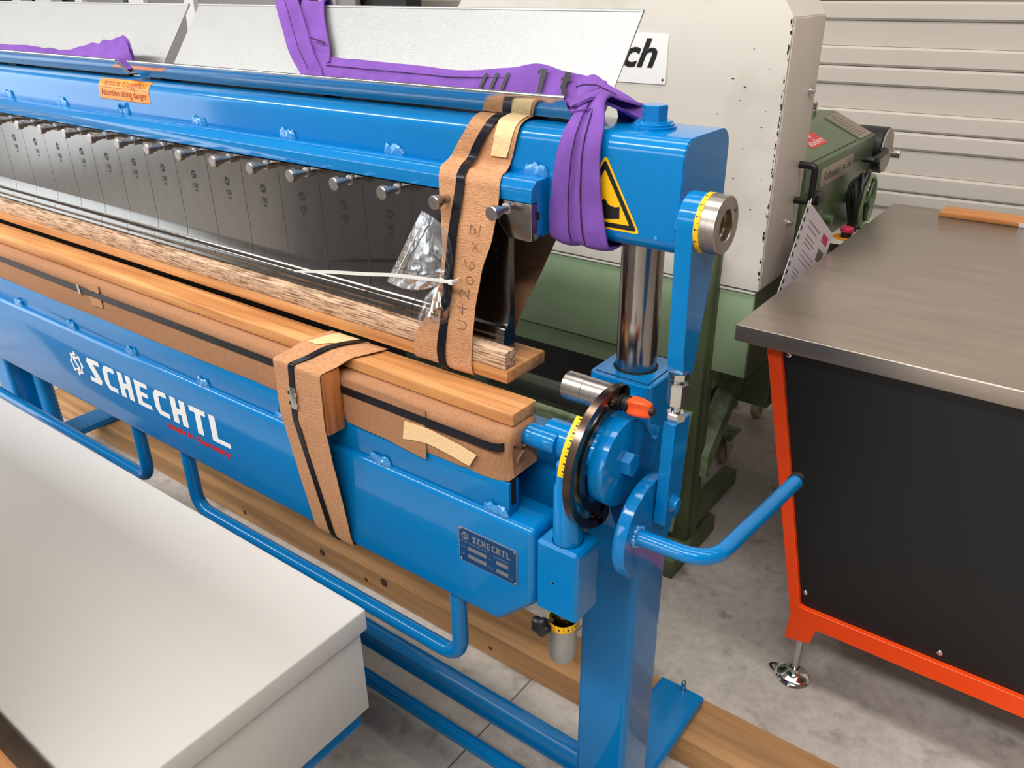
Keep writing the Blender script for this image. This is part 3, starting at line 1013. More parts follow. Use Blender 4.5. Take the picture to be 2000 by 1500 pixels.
for d, s in ((0, 0.0), (0, 0.55), (-0.004, 0.9), (-0.009, 1.0), (-0.014, 0.92), (-0.0165, 0.6), (-0.017, 0.0)):
    rows.append([kc + Vector((math.cos(t) * 0.0148 * s * (1 + 0.14 * math.cos(5 * t)), d + 0.006, math.sin(t) * 0.0148 * s * (1 + 0.14 * math.cos(5 * t)))) for t in [2 * PI * i / 40 for i in range(41)]])
g.grid(rows)
bmesh.ops.remove_doubles(g.bm, verts=g.bm.verts, dist=1e-6)
bmesh.ops.recalc_face_normals(g.bm, faces=g.bm.faces)
obj('star_knob', g, BLACKP, slv, 50)
obj('knob_stem', G().cyl((0.146, -0.081, 0.668), (0.150, -0.068, 0.662), 0.005, 14), ZINC, slv)

# lettering and emblem on the bending beam
v, f = emblem(0.062)
obj('emblem', solid2d(G(), v, f, on_front(-1.132, -0.08, 0.729), 0.0005), WHITEP, bb, smooth=None)
v, f = logo_word(0.058, 0.060, 0.0645)
obj('maker_lettering', solid2d(G(), v, f, on_front(-1.083, -0.08, 0.7015), 0.0005), WHITEP, bb, smooth=None)
v, f = text_polys('made in Germany', 0.021, bold=0.0008)
mx = max(p[0] for p in v)
obj('red_lettering', solid2d(G(), [(p[0] / mx * 0.213, p[1]) for p in v], f, on_front(-0.793, -0.08, 0.6785), 0.0005), REDP, bb, smooth=None)
# riveted nameplate
NX, NZ, NW, NH = -0.0105, 0.7085, 0.1075, 0.0615
npl = obj('nameplate', G().prism(rrect(NX, NX + NW, NZ, NZ + NH, 0.004, 4), 'y', -0.0812, -0.08), SILVER, bb, 30)
obj('plate_face', G().prism(rrect(NX + 0.0013, NX + NW - 0.0013, NZ + 0.0013, NZ + NH - 0.0013, 0.003, 4), 'y', -0.0815, -0.0811), PLATEBLUE, npl, smooth=None)
for dx, dz in ((0.0035, 0.0035), (NW - 0.0035, 0.0035), (0.0035, NH - 0.0035), (NW - 0.0035, NH - 0.0035)):
    obj('rivet', G().lathe((NX + dx, -0.0815, NZ + dz), (0, -1, 0), [(0, 0.0018), (0.0006, 0.0014), (0.0009, 0)], 12), CHROME, npl)
g = G()
v, f = emblem(0.016)
solid2d(g, v, f, on_front(NX + 0.0125, -0.0815, NZ + 0.0485), 0.0003)
v, f = logo_word(0.0115, 0.0082, 0.0090)
solid2d(g, v, f, on_front(NX + 0.0265, -0.0815, NZ + 0.0420), 0.0003)
for x, z, ww in ((0.018, 0.0245, 0.0345), (0.018, 0.0105, 0.0345), (0.071, 0.0230, 0.0215), (0.071, 0.0085, 0.0215)):
    v, f = polys([(x, z), (x + ww, z), (x + ww, z + 0.0068), (x, z + 0.0068)])
    solid2d(g, v, f, on_front(NX, -0.0815, NZ), 0.0003)
obj('plate_print', g, SILVER, npl, smooth=None)
g = G()
for body, x, z, s in (('Schechtl Maschinenbau GmbH', 0.0045, 0.0365, 0.0042), ('D-83533 Edling', 0.0665, 0.0340, 0.0042), ('Model', 0.0045, 0.0268, 0.0042), ('S/N', 0.0045, 0.0125, 0.0042), ('Bj.', 0.0575, 0.0250, 0.0042), ('Leistg.', 0.0545, 0.0100, 0.0042), ('mm', 0.0945, 0.0075, 0.0042)):
    v, f = text_polys(body, s)
    solid2d(g, v, f, on_front(NX + x, -0.0815, NZ + z), 0.0003)
for body, x, z in (('SPZ 200/S', 0.020, 0.0262), ('U4206', 0.020, 0.0122), ('2024', 0.0735, 0.0247), ('0.80', 0.0735, 0.0102)):
    v, f = text_polys(body, 0.0052)
    solid2d(g, v, f, on_front(NX + x, -0.0815, NZ + z), 0.0005)
obj('plate_text', g, GREYTXT, npl, smooth=None)

# tube handles under the bending beam
for xa, xb in ((-0.045, -0.795), (-0.985, -1.79)):
    obj('tube_handle', G().tube(fillet([(xa, -0.05, 0.63), (xa, -0.05, 0.463), (xb, -0.05, 0.463), (xb, -0.05, 0.63)], 0.045, 8), 0.0140, 18), BLUE, FM)
# base cross members
obj('cross_tube', G().box(-2.06, 0.101, 0.103, 0.143, 0.118, 0.160, 0.0022, 2), BLUE, FM)
obj('foot_rail', G().tube([(-2.1, 0.064, 0.082), (0.13, 0.064, 0.082)], 0.0165, 24), BLUE, FM)
# corrugated sleeve on the far lifting spindle
obj('bellows', G().lathe((-2.005, 0.165, 0.105), (0, 0, 1), [(0.007 * i, 0.0265 if i % 2 else 0.0235) for i in range(90)], 28), BLUE, FM, 60)

# ================================================================== timbers and packing wood
tm = thing('squared_timber', (-0.9, 0.40, 0), 'long rough squared timber on the floor under the folding machine feet', 'timber')
g = G().box(-2.5, 0.75, 0.338, 0.462, 0, 0.0745, 0.006, 2)
obj('beam', g, TIMBER, tm)
for x, z, r in ((-0.905, 0.052, 0.012), (-0.66, 0.066, 0.014), (-1.26, 0.03, 0.009), (-0.30, 0.03, 0.006), (-0.73, 0.03, 0.007)):
    obj('knot', G().lathe((x, 0.3382, z - 0.012 if z > 0.05 else z), (0, -1, 0), [(0, r), (0.0006, r * 0.9), (0.001, r * 0.4), (0.0006, 0)], 16), KNOT, tm)
tag(obj('squared_timber', G().box(-2.9, -1.95, 0.60, 0.70, 0, 0.07, 0.005, 2), TIMBER), 'short timber on the floor behind the far foot of the folding machine', 'timber')

tag(obj('wooden_plank', G().box(-1.98, 0.024, -0.0015, 0.090, 0.980, 0.9995, 0.002, 2).displace(0.0012, 4), WOODA), 'upper orange-brown plank directly under the steel folding tools', 'plank', 'packing planks')
tag(obj('wooden_plank', G().box(-1.95, 0.072, -0.053, 0.002, 0.9495, 0.969, 0.0025, 2), WOODA), 'lower orange-brown plank resting on the brown wrapped rail', 'plank', 'packing planks')
tag(obj('veneer_strip', G().box(-1.98, 0.020, -0.0005, 0.0235, 1.0, 1.0265, 0.0015, 2), LVL), 'grey-brown laminated veneer strip in front of the steel folding tools', 'strip')
tag(obj('wooden_block', G().box(-0.355, -0.245, -0.110, -0.0745, 0.855, 0.9605, 0.0015, 2), WOODB), 'reddish-brown wooden block strapped against the bending beam under brown paper', 'block')

# ================================================================== paper wrapping of the bending cheek
pw = thing('paper_wrapping', (-0.9, -0.037, 0.868), 'long brown paper wrapping around the cheek on the bending beam rail', 'paper wrapping')
rows = []
xs = [-1.96 + (0.072 + 1.96) * i / 150 for i in range(151)]
prof = [(-0.046, 0.8695), (-0.0725, 0.8690), (-0.0738, 0.880), (-0.0738, 0.905), (-0.0735, 0.928), (-0.0728, 0.942), (-0.066, 0.9475), (-0.045, 0.9485), (-0.020, 0.9485), (-0.003, 0.946), (0.0, 0.93), (0.0, 0.90), (-0.004, 0.873), (-0.046, 0.8695)]
for x in xs:
    e = max(0, (x + 0.05) / 0.12)
    r = []
    for y, z in prof:
        k = noise.noise(Vector((x * 9, y * 40, z * 40)))
        d = 0.0016 * k + 0.006 * e * noise.noise(Vector((x * 40, y * 60, z * 60 + 3)))
        yy = y * (1 - 0.10 * e ** 3) + d
        zz = z + 0.5 * d + (-0.006 if z < 0.872 and -0.12 < x < -0.07 else 0)
        r.append((x, yy, max(zz, 0.8685 if z > 0.8685 else 0.86)))
    rows.append(r)
cx = [sum(p[1] for p in rows[-1]) / len(prof), sum(p[2] for p in rows[-1]) / len(prof)]
for sc_, dx in ((0.85, 0.006), (0.5, 0.003), (0.05, 0.005)):
    rows.append([(rows[150][j][0] + dx + 0.006 * noise.noise(Vector((j * 1.7, sc_ * 9, 2))), cx[0] + (rows[150][j][1] - cx[0]) * sc_, cx[1] + (rows[150][j][2] - cx[1]) * sc_) for j in range(len(prof))])
g = G()
g.grid(rows)
bmesh.ops.remove_doubles(g.bm, verts=g.bm.verts, dist=1e-5)
bmesh.ops.recalc_face_normals(g.bm, faces=g.bm.faces)
obj('paper', g, PAPERW, pw, 60)


def flat_strip(name, pts, y, m, parent, thick=0.0006, wob=0.0006, nu=5):
    """pts: (x, ztop, zbottom) on a front face"""
    return obj(name, G().strip([((x, y, a), (x + dx, y, b)) for x, a, b, dx in pts], thick, nu, 5, wob, 60), m, parent, 60)


flat_strip('overlap_flap', [(-0.24, 0.944, 0.868, 0), (-0.16, 0.944, 0.866, 0), (-0.10, 0.943, 0.8605, 0), (-0.068, 0.942, 0.859, -0.004)], -0.0758, PAPERW, pw)
flat_strip('masking_tape', [(-0.110, 0.912, 0.880, -0.006), (-0.068, 0.914, 0.888, -0.002), (-0.02, 0.910, 0.885, -0.008), (0.026, 0.902, 0.879, -0.014)], -0.0772, TAPE, pw)
flat_strip('paper_patch', [(-0.998, 0.945, 0.897, 0.001), (-0.975, 0.947, 0.898, 0), (-0.952, 0.949, 0.900, -0.001)], -0.0762, PAPER, pw)
obj('shim_board', G().box(-0.19, 0.062, -0.050, -0.004, 0.9480, 0.9492, 0), WOODB, pw)
st = thing('steel_strap', (-0.9, -0.08, 0.918), 'black steel strap running lengthwise around the brown wrapped cheek', 'strap')
pts = [(-1.95, -0.0762), (-1.5, -0.0762), (-1.0, -0.0766), (-0.6, -0.0762), (-0.25, -0.0764), (0.0, -0.0775), (0.045, -0.0775), (0.062, -0.074), (0.070, -0.062), (0.074, -0.045), (0.076, -0.02), (0.072, 0.0)]
obj('band', G().strip([((x, y, 0.931), (x, y, 0.918)) for x, y in pts], 0.0009, 5, 1), STRAP, st, 40)
obj('seal', G().box(-1.040, -1.030, -0.0785, -0.0762, 0.914, 0.934, 0.0008), ZINC, st)

# ================================================================== paper bands with vertical steel straps
# band around clamping beam, tools and upper plank
loop = [  # y, z, left x, right x
    (0.160, 1.3262, -0.098, -0.010), (0.118, 1.3262, -0.100, -0.012), (0.098, 1.3255, -0.098, -0.012), (0.084, 1.319, -0.098, -0.013),
    (0.0775, 1.306, -0.104, -0.014), (0.0765, 1.285, -0.120, -0.020), (0.0760, 1.267, -0.132, -0.026), (0.0640, 1.2595, -0.134, -0.024),
    (0.0480, 1.2585, -0.126, -0.018), (0.0370, 1.248, -0.121, -0.014), (0.0345, 1.236, -0.119, -0.013), (0.0270, 1.208, -0.112, -0.013),
    (0.0180, 1.178, -0.104, -0.014), (0.0130, 1.143, -0.100, -0.025), (0.0080, 1.110, -0.104, -0.031), (0.0040, 1.080, -0.112, -0.035),
    (-0.0015, 1.045, -0.128, -0.036), (-0.0035, 1.020, -0.145, -0.038), (-0.0045, 0.998, -0.150, -0.039), (-0.0048, 0.982, -0.148, -0.036),
    (0.004, 0.9775, -0.146, -0.036), (0.045, 0.9775, -0.140, -0.036), (0.088, 0.9775, -0.136, -0.036), (0.0935, 0.985, -0.134, -0.036),
    (0.105, 1.03, -0.132, -0.034), (0.150, 1.10, -0.125, -0.022), (0.200, 1.175, -0.115, -0.012), (0.2105, 1.20, -0.110, -0.010),
    (0.2115, 1.26, -0.104, -0.010), (0.2095, 1.312, -0.100, -0.010), (0.198, 1.3250, -0.098, -0.010)]
pb = thing('paper_band', (-0.07, 0.08, 0.977), 'brown crepe paper band around the upper beam with handwriting', 'paper band')
obj('paper', G().strip([((l, y, z), (r, y, z)) for y, z, l, r in loop], 0.0008, 4, 12, 0.0016, 32, closed=True, seed=3), PAPER, pb, 70)
# masking tape on it
tp = [(0.125, 1.3275, -0.055, -0.018), (0.100, 1.3268, -0.052, -0.016), (0.0835, 1.3205, -0.050, -0.018), (0.0765, 1.306, -0.051, -0.021), (0.0752, 1.290, -0.054, -0.026), (0.0748, 1.276, -0.058, -0.031)]
obj('masking_tape', G().strip([((l, y, z), (r, y, z)) for y, z, l, r in tp], 0.0008, 5, 8, 0.0012, 60, seed=9), TAPE, pb, 60)
st = thing('steel_strap', (-0.07, 0.08, 0.972), 'black steel strap over the paper band on the upper beam', 'strap')
sp = [(0.150, 1.3285, -0.050), (0.104, 1.3285, -0.055), (0.086, 1.324, -0.058), (0.0755, 1.313, -0.063), (0.0725, 1.290, -0.078), (0.070, 1.270, -0.088),
      (0.050, 1.2635, -0.083), (0.0355, 1.252, -0.080), (0.0315, 1.238, -0.079), (0.0145, 1.181, -0.080), (0.0070, 1.13, -0.083), (0.0010, 1.085, -0.086),
      (-0.0035, 1.043, -0.090), (-0.0070, 1.010, -0.094), (-0.0078, 0.990, -0.093), (-0.0072, 0.978, -0.088), (0.010, 0.9745, -0.085), (0.088, 0.9745, -0.080),
      (0.0975, 0.985, -0.078), (0.155, 1.10, -0.065), (0.2145, 1.20, -0.055), (0.2145, 1.31, -0.050), (0.200, 1.3285, -0.048)]
obj('band', G().strip([((x - 0.0075, y, z), (x + 0.0075, y, z)) for y, z, x in sp], 0.0009, 5, 1, closed=True), STRAP, st, 40)

# handwriting, reading upwards
strokes = {
    'U': [[(0, 1), (0.05, .25), (.3, 0), (.6, .2), (.65, 1)]],
    '4': [[(.55, 1), (0, .35), (.75, .45)], [(.5, .75), (.42, -.1)]],
    '2': [[(0, .75), (.25, 1), (.55, .85), (.5, .5), (.05, .05), (.3, .12), (.7, .05)]],
    '0': [[(.3, 1), (.02, .7), (.05, .25), (.3, 0), (.6, .3), (.6, .75), (.35, 1)]],
    '6': [[(.6, 1), (.2, .75), (.02, .3), (.25, 0), (.55, .15), (.5, .45), (.2, .45), (.08, .25)]],
    'x': [[(.05, .6), (.55, .05)], [(.55, .6), (.05, .05)]],
    'Z': [[(0, .9), (.6, .9), (.02, .05), (.65, .05)], [(.12, .48), (.5, .48)]]}
# paper surface centre line used for the writing: param along height
surf = [(z, y) for y, z, l, r in loop if 0.99 < z < 1.24 and y < 0.05]
surf.sort()


def surf_y(z):
    for (za, ya), (zb, yb) in zip(surf, surf[1:]):
        if za <= z <= zb:
            return ya + (yb - ya) * (z - za) / (zb - za)
    return surf[0][1]


g = G()
zc = 1.045
for ch, x0, sz, adv in (('U', -0.060, 0.017, 0.022), ('4', -0.062, 0.018, 0.022), ('2', -0.058, 0.019, 0.023), ('0', -0.052, 0.015, 0.019), ('6', -0.052, 0.020, 0.027), ('x', -0.047, 0.020, 0.021), ('Z', -0.047, 0.020, 0.024)):
    for ln in strokes[ch]:
        P = []
        for a, b in ln:
            z = zc + a * sz * 1.15
            x = x0 + 0.012 - b * sz * 0.95
            P.append((x, z))
        for (xa, za), (xb, zb) in zip(P, P[1:]):
            n = 6
            q = [(xa + (xb - xa) * i / n, za + (zb - za) * i / n) for i in range(n + 1)]
            g.tube([(x, surf_y(z) - 0.0016, z) for x, z in q], 0.00034, 6)
    zc += adv
hwo = obj('handwriting', g, mat('brown_ink', (96, 58, 46), 0.7), pb)

# band around the wooden block and bending beam
b2 = [(0.002, 0.9715, -0.345, -0.215), (-0.015, 0.9725, -0.345, -0.218), (-0.035, 0.9728, -0.346, -0.226), (-0.052, 0.9715, -0.350, -0.235), (-0.066, 0.968, -0.353, -0.240), (-0.085, 0.9638, -0.355, -0.243), (-0.105, 0.9622, -0.356, -0.245),
      (-0.1118, 0.9595, -0.356, -0.246), (-0.1128, 0.945, -0.356, -0.247), (-0.1130, 0.90, -0.356, -0.248), (-0.1130, 0.865, -0.356, -0.249), (-0.1105, 0.845, -0.3555, -0.2495),
      (-0.105, 0.80, -0.354, -0.250), (-0.097, 0.735, -0.351, -0.250), (-0.089, 0.67, -0.348, -0.251), (-0.0845, 0.635, -0.347, -0.251), (-0.080, 0.6205, -0.345, -0.250), (-0.068, 0.6178, -0.343, -0.248), (-0.03, 0.6178, -0.335, -0.242), (-0.007, 0.6178, -0.330, -0.238)]
pb2 = thing('paper_band', (-0.3, -0.06, 0.619), 'brown crepe paper band over the wooden block on the blue bending beam', 'paper band')
obj('paper', G().strip([((l, y, z), (r, y, z)) for y, z, l, r in b2], 0.0008, 5, 10, 0.0010, 30, seed=5), PAPER, pb2, 70)
obj('masking_tape', G().strip([((l, y, z), (r, y, z)) for y, z, l, r in [(0.001, 0.9728, -0.325, -0.255), (-0.018, 0.974, -0.330, -0.275), (-0.036, 0.9742, -0.334, -0.300), (-0.053, 0.973, -0.340, -0.318)]], 0.0008, 5, 6, 0.0006, 60), TAPE, pb2, 60)
st = thing('steel_strap', (-0.31, -0.06, 0.615), 'black steel strap with metal seal over the paper covered wooden block', 'strap')
sp2 = [(0.002, 0.9755, -0.262), (-0.018, 0.9765, -0.274), (-0.036, 0.9762, -0.284), (-0.055, 0.9745, -0.293), (-0.085, 0.9670, -0.303), (-0.106, 0.9645, -0.308), (-0.1142, 0.9615, -0.310), (-0.1148, 0.945, -0.312), (-0.1150, 0.90, -0.315), (-0.1145, 0.868, -0.318),
       (-0.1120, 0.843, -0.3165), (-0.1065, 0.80, -0.314), (-0.0985, 0.735, -0.309), (-0.0905, 0.67, -0.304), (-0.0862, 0.635, -0.301), (-0.081, 0.6180, -0.298), (-0.07, 0.6160, -0.296), (-0.007, 0.6160, -0.29)]
obj('band', G().strip([((x - 0.0065, y, z), (x + 0.0065, y, z)) for y, z, x in sp2], 0.0009, 5, 1), STRAP, st, 40)
sg = G().box(-0.3215, -0.3065, -0.1175, -0.1150, 0.885, 0.922, 0.0008)
so = obj('seal', sg, ZINC, st)
for dz in (0.894, 0.912):
    obj('crimp', G().box(-0.3235, -0.3195, -0.1180, -0.1150, dz - 0.003, dz + 0.003, 0.0006), BLACKP, so)
    obj('crimp', G().box(-0.3085, -0.3045, -0.1180, -0.1150, dz - 0.003, dz + 0.003, 0.0006), CHROME, so)

# ================================================================== slings
sl = thing('lifting_sling', (0.05, 0.15, 1.18), 'purple webbing sling choked around the right end of the upper beam', 'lifting sling', 'purple lifting slings')
# two parallel webs down the front, round the beam
for k, (f0, f1, sd) in enumerate(((0.0, 0.50, 1.0), (0.48, 1.0, 4.0))):
    lp = [(0.125, 1.358, 0.070, 0.100), (0.107, 1.352, 0.068, 0.102), (0.090, 1.335, 0.064, 0.112), (0.0775, 1.316, 0.058, 0.117), (0.0725, 1.29, 0.053, 0.118), (0.0725, 1.25, 0.046, 0.121), (0.0725, 1.215, 0.042, 0.127),
          (0.0735, 1.192, 0.042, 0.131), (0.079, 1.178, 0.042, 0.133), (0.095, 1.1745, 0.043, 0.134), (0.15, 1.1745, 0.045, 0.134), (0.196, 1.1745, 0.048, 0.134), (0.2115, 1.182, 0.05, 0.134), (0.2145, 1.21, 0.052, 0.132), (0.2145, 1.30, 0.060, 0.128), (0.205, 1.333, 0.062, 0.118), (0.165, 1.346, 0.068, 0.108), (0.14, 1.354, 0.07, 0.102)]
    g = G().strip([((l + (r - l) * f0, y - 0.002 * k, z), (l + (r - l) * f1, y - 0.002 * k, z)) for y, z, l, r in lp], 0.0028, 4, 8, 0.0022, 30, 0.0035, closed=True, seed=sd)
    wb = obj('choker_web', g, PURPLE, sl, 60)
    f_ = 0.80 if k == 0 else 0.30
    g = G().tube([(l + (r - l) * (f0 + (f1 - f0) * f_), y - 0.0075 + (0.004 if i == 0 else 0), z + (0.003 if z > 1.33 else 0)) for i, (y, z, l, r) in enumerate(lp[1:9])], 0.0009, 6)
    obj('seam', g, PURPLED, wb)
# knot band lying over the choker, tail to the back right
kb = [((0.000, 0.200, 1.364), (0.042, 0.118, 1.338)), ((0.018, 0.196, 1.370), (0.054, 0.104, 1.344)), ((0.035, 0.188, 1.373), (0.070, 0.094, 1.350)), ((0.054, 0.184, 1.366), (0.086, 0.104, 1.356)), ((0.076, 0.182, 1.3565), (0.098, 0.130, 1.346)),
      ((0.100, 0.182, 1.3450), (0.114, 0.150, 1.334)), ((0.118, 0.184, 1.3330), (0.124, 0.162, 1.3275))]
ko = obj('knot_web', G().strip(kb, 0.004, 5, 8, 0.0025, 30, 0.006, seed=7), PURPLE, sl, 60)
obj('seam', G().tube([Vector(a).lerp(Vector(b), 0.55) + Vector((-0.001, -0.006, 0.0085)) for a, b in kb[1:6]], 0.0009, 6), PURPLED, ko)
kb2 = [((0.010, 0.195, 1.354), (0.022, 0.126, 1.336)), ((0.035, 0.175, 1.364), (0.046, 0.104, 1.338)), ((0.056, 0.150, 1.366), (0.066, 0.090, 1.340)), ((0.080, 0.135, 1.362), (0.090, 0.092, 1.344))]
obj('knot_web', G().strip(kb2, 0.004, 5, 8, 0.0025, 34, 0.006, seed=17), PURPLE, sl, 60)
# long web lying in the trough
lw = [((0.050, 0.195, 1.366), (0.050, 0.160, 1.333)), ((0.010, 0.208, 1.370), (0.010, 0.178, 1.332)), ((-0.03, 0.212, 1.374), (-0.03, 0.188, 1.332)), ((-0.075, 0.217, 1.381), (-0.075, 0.192, 1.332)), ((-0.130, 0.214, 1.373), (-0.130, 0.192, 1.331)), ((-0.230, 0.211, 1.366), (-0.23, 0.190, 1.331)), ((-0.339, 0.213, 1.369), (-0.345, 0.188, 1.331)),
      ((-0.440, 0.215, 1.371), (-0.45, 0.187, 1.331)), ((-0.520, 0.216, 1.373), (-0.515, 0.186, 1.331)), ((-0.555, 0.220, 1.380), (-0.545, 0.186, 1.332))]
lo_ = obj('trough_web', G().strip(lw, 0.003, 6, 10, 0.003, 22, 0.003, seed=2), PURPLE, sl, 60)
obj('seam', G().tube([Vector(a).lerp(Vector(b), 0.42) + Vector((0, -0.0035, 0.0055)) for a, b in lw[4:9]], 0.0008, 6), PURPLED, lo_)
# printed capacity bars and "1t"
def on_web(u, vfrac, h):
    """u: x position along the web, vfrac 0 top .. 1 bottom"""
    for (a, b), (c, d) in zip(lw, lw[1:]):
        if c[0] <= u <= a[0]:
            t = (u - a[0]) / (c[0] - a[0])
            A, B = Vector(a).lerp(Vector(c), t), Vector(b).lerp(Vector(d), t)
            p = A.lerp(B, vfrac)
            nn = (B - A).cross(Vector((1, 0, 0))).normalized()
            if nn.y > 0:
                nn = -nn
            return p + nn * h
    return Vector(lw[0][0])


g = G()
def quad_on_web(pts):
    n = 8
    A, B, C_, D = pts
    rows = []
    for i in range(n + 1):
        t = i / n
        l = (A[0] + (D[0] - A[0]) * t, A[1] + (D[1] - A[1]) * t)
        r = (B[0] + (C_[0] - B[0]) * t, B[1] + (C_[1] - B[1]) * t)
        rows.append([on_web(l[0] + (r[0] - l[0]) * k / 2, l[1] + (r[1] - l[1]) * k / 2, 0.0085) for k in range(3)])
    g.grid(rows)


for x in (-0.172, -0.152, -0.132):
    g = G()
    quad_on_web([(x + 0.007, 0.22), (x + 0.013, 0.22), (x + 0.006, 0.85), (x, 0.85)])
    obj('capacity_bar', g, BLACK, lo_, smooth=None)
g = G()
quad_on_web([(-0.064, 0.12), (-0.055, 0.12), (-0.055, 0.80), (-0.062, 0.80)])
quad_on_web([(-0.070, 0.22), (-0.064, 0.12), (-0.062, 0.24), (-0.070, 0.30)])
obj('printed_figure', g, BLACK, lo_, smooth=None)
g = G()
quad_on_web([(-0.022, 0.06), (-0.012, 0.06), (-0.014, 0.55), (-0.023, 0.55)])
quad_on_web([(-0.026, 0.24), (-0.008, 0.24), (-0.008, 0.34), (-0.026, 0.34)])
quad_on_web([(-0.023, 0.52), (-0.014, 0.50), (-0.006, 0.74), (-0.013, 0.78)])
obj('printed_letter', g, BLACK, lo_, smooth=None)
# two strands rising over the upper edge of the cover sheet
for k, pr_ in enumerate(([((-0.535, 0.170, 1.330), (-0.500, 0.168, 1.330)), ((-0.575, 0.188, 1.348), (-0.520, 0.190, 1.352)), ((-0.625, 0.210, 1.378), (-0.565, 0.214, 1.384)), ((-0.680, 0.244, 1.424), (-0.618, 0.247, 1.430)), ((-0.722, 0.270, 1.462), (-0.660, 0.272, 1.466)), ((-0.735, 0.285, 1.480), (-0.675, 0.287, 1.484)), ((-0.740, 0.302, 1.470), (-0.68, 0.304, 1.474)), ((-0.74, 0.306, 1.40), (-0.68, 0.306, 1.40))],
                        [((-0.560, 0.202, 1.360), (-0.512, 0.204, 1.366)), ((-0.585, 0.222, 1.388), (-0.528, 0.222, 1.388)), ((-0.620, 0.246, 1.420), (-0.560, 0.246, 1.420)), ((-0.648, 0.270, 1.452), (-0.590, 0.272, 1.454)), ((-0.655, 0.282, 1.4605), (-0.594, 0.284, 1.4635)), ((-0.655, 0.296, 1.452), (-0.594, 0.297, 1.455)), ((-0.655, 0.298, 1.39), (-0.594, 0.299, 1.39))])):
    r_ = obj('rising_web', G().strip(pr_, 0.003, 6, 8, 0.002, 20, 0.004, seed=k * 5 + 1), PURPLE, sl, 60)
    if k == 0:
        obj('seam', G().tube([Vector(a).lerp(Vector(b), 0.5) + Vector((0, -0.005, 0.0045)) for a, b in pr_[1:6]], 0.0009, 6), PURPLED, r_)
    else:
        obj('seam', G().tube([(-0.575, 0.222, 1.402), (-0.535, 0.217, 1.395)], 0.0016, 6), PURPLED, r_)
s2 = thing('lifting_sling', (-1.3, 0.15, 1.3235), 'purple webbing sling bunched in the far left cover trough', 'lifting sling', 'purple lifting slings')
lf = [((-1.95, 0.16, 1.362), (-1.95, 0.12, 1.34)), ((-1.7, 0.155, 1.362), (-1.7, 0.12, 1.338)), ((-1.50, 0.155, 1.362), (-1.5, 0.12, 1.336)), ((-1.36, 0.16, 1.356), (-1.36, 0.12, 1.334)), ((-1.27, 0.18, 1.368), (-1.27, 0.115, 1.330)), ((-1.20, 0.178, 1.378), (-1.2, 0.11, 1.335)), ((-1.13, 0.172, 1.388), (-1.13, 0.108, 1.336)), ((-1.09, 0.168, 1.393), (-1.085, 0.108, 1.335)), ((-1.062, 0.160, 1.378), (-1.055, 0.110, 1.332)), ((-1.038, 0.150, 1.345), (-1.035, 0.115, 1.328))]
obj('trough_web', G().strip(lf, 0.004, 6, 8, 0.007, 34, 0.008, seed=8), PURPLE, s2, 60)
obj('folded_web', G().strip([((a[0] + 0.012, a[1] - 0.012, a[2] - 0.006), (b[0] - 0.01, b[1] + 0.002, b[2] + 0.012)) for a, b in lf[4:]], 0.004, 6, 8, 0.008, 40, 0.006, seed=28), PURPLE, s2, 60)

# ================================================================== zip bag with screws, cable tie
bag = thing('plastic_bag', (-0.13, 0.012, 1.045), 'clear zip plastic bag tied to the strap with screws inside', 'plastic bag')
tie = Vector((-0.082, 0.004, 1.112))
A, B = Vector((-0.142, 0.020, 1.199)), Vector((-0.226, 0.022, 1.076))
for layer in range(2):
    rows = []
    for i in range(31):
        t = i / 30
        e = A.lerp(B, t)
        row = []
        for j in range(25):
            s = j / 24
            c = tie + (e - tie) * 0.02
            p = e.lerp(c, s)
            spread = 1 - s
            bul = 0.012 * math.sin(PI * s) * math.sin(PI * (t * 0.8 + 0.1))
            w_ = noise.noise(Vector((t * 9 / (0.3 + spread), s * 3.0, layer * 5.0)))
            p = p + Vector((0, -bul * (1 if layer else -0.25) + 0.006 * w_ * (0.25 + s) * (1 - s ** 6), 0))
            p += Vector((0.030, 0, 0.014)) * 4 * s * (1 - s) * (1 - t) ** 2 + Vector((0.004, 0, -0.013)) * 4 * s * (1 - s) * t ** 2
            row.append(p)
        rows.append(row)
    g = G()
    g.grid(rows)
    obj('film', g, FILM, bag, 180)
rows = []
for i in range(17):
    t = i / 16
    z = 1.113 - 0.070 * t
    wd = 0.004 + 0.024 * math.sin(PI * min(1, t * 1.15) * 0.62)
    cxx = -0.084 - 0.026 * t ** 0.7
    cy = 0.002
    row = []
    for j in range(29):
        a = 2 * PI * j / 28
        k = 1 + 0.22 * noise.noise(Vector((math.cos(a) * 2.2, math.sin(a) * 2.2, t * 6)))
        row.append((cxx + wd * k * math.cos(a), cy + 0.55 * wd * k * math.sin(a) - 0.006 * t, z + 0.006 * math.cos(a) * t))
    rows.append(row)
g = G()
g.grid(rows)
obj('pouch', g, FILM, bag, 180)
zd = (B - A)
zp = [A.lerp(B, t) + (tie - A.lerp(B, t)) * 0.17 + Vector((0, -0.009, 0)) for t in [i / 20 for i in range(21)]]
obj('zip_seal', G().tube(zp, 0.0011, 6), NYLON, bag)
g = G()
for i in range(6):
    t = 0.06 + 0.16 * i
    c = A.lerp(B, t) + (tie - A.lerp(B, t)) * 0.105 + Vector((0, -0.006, 0))
    u = zd.normalized()
    v_ = Vector((u.z, 0, -u.x))
    tri_ = [c + u * 0.0045, c - u * 0.0035 + v_ * 0.0035, c - u * 0.0035 - v_ * 0.0035]
    g.tube(tri_ + [tri_[0]], 0.00035, 5)
    d0 = c + zd * 0.08
    g.tube([d0 - u * 0.0012, d0 + u * 0.0012], 0.0005, 5)
obj('seal_arrows', g, NYLON, bag)


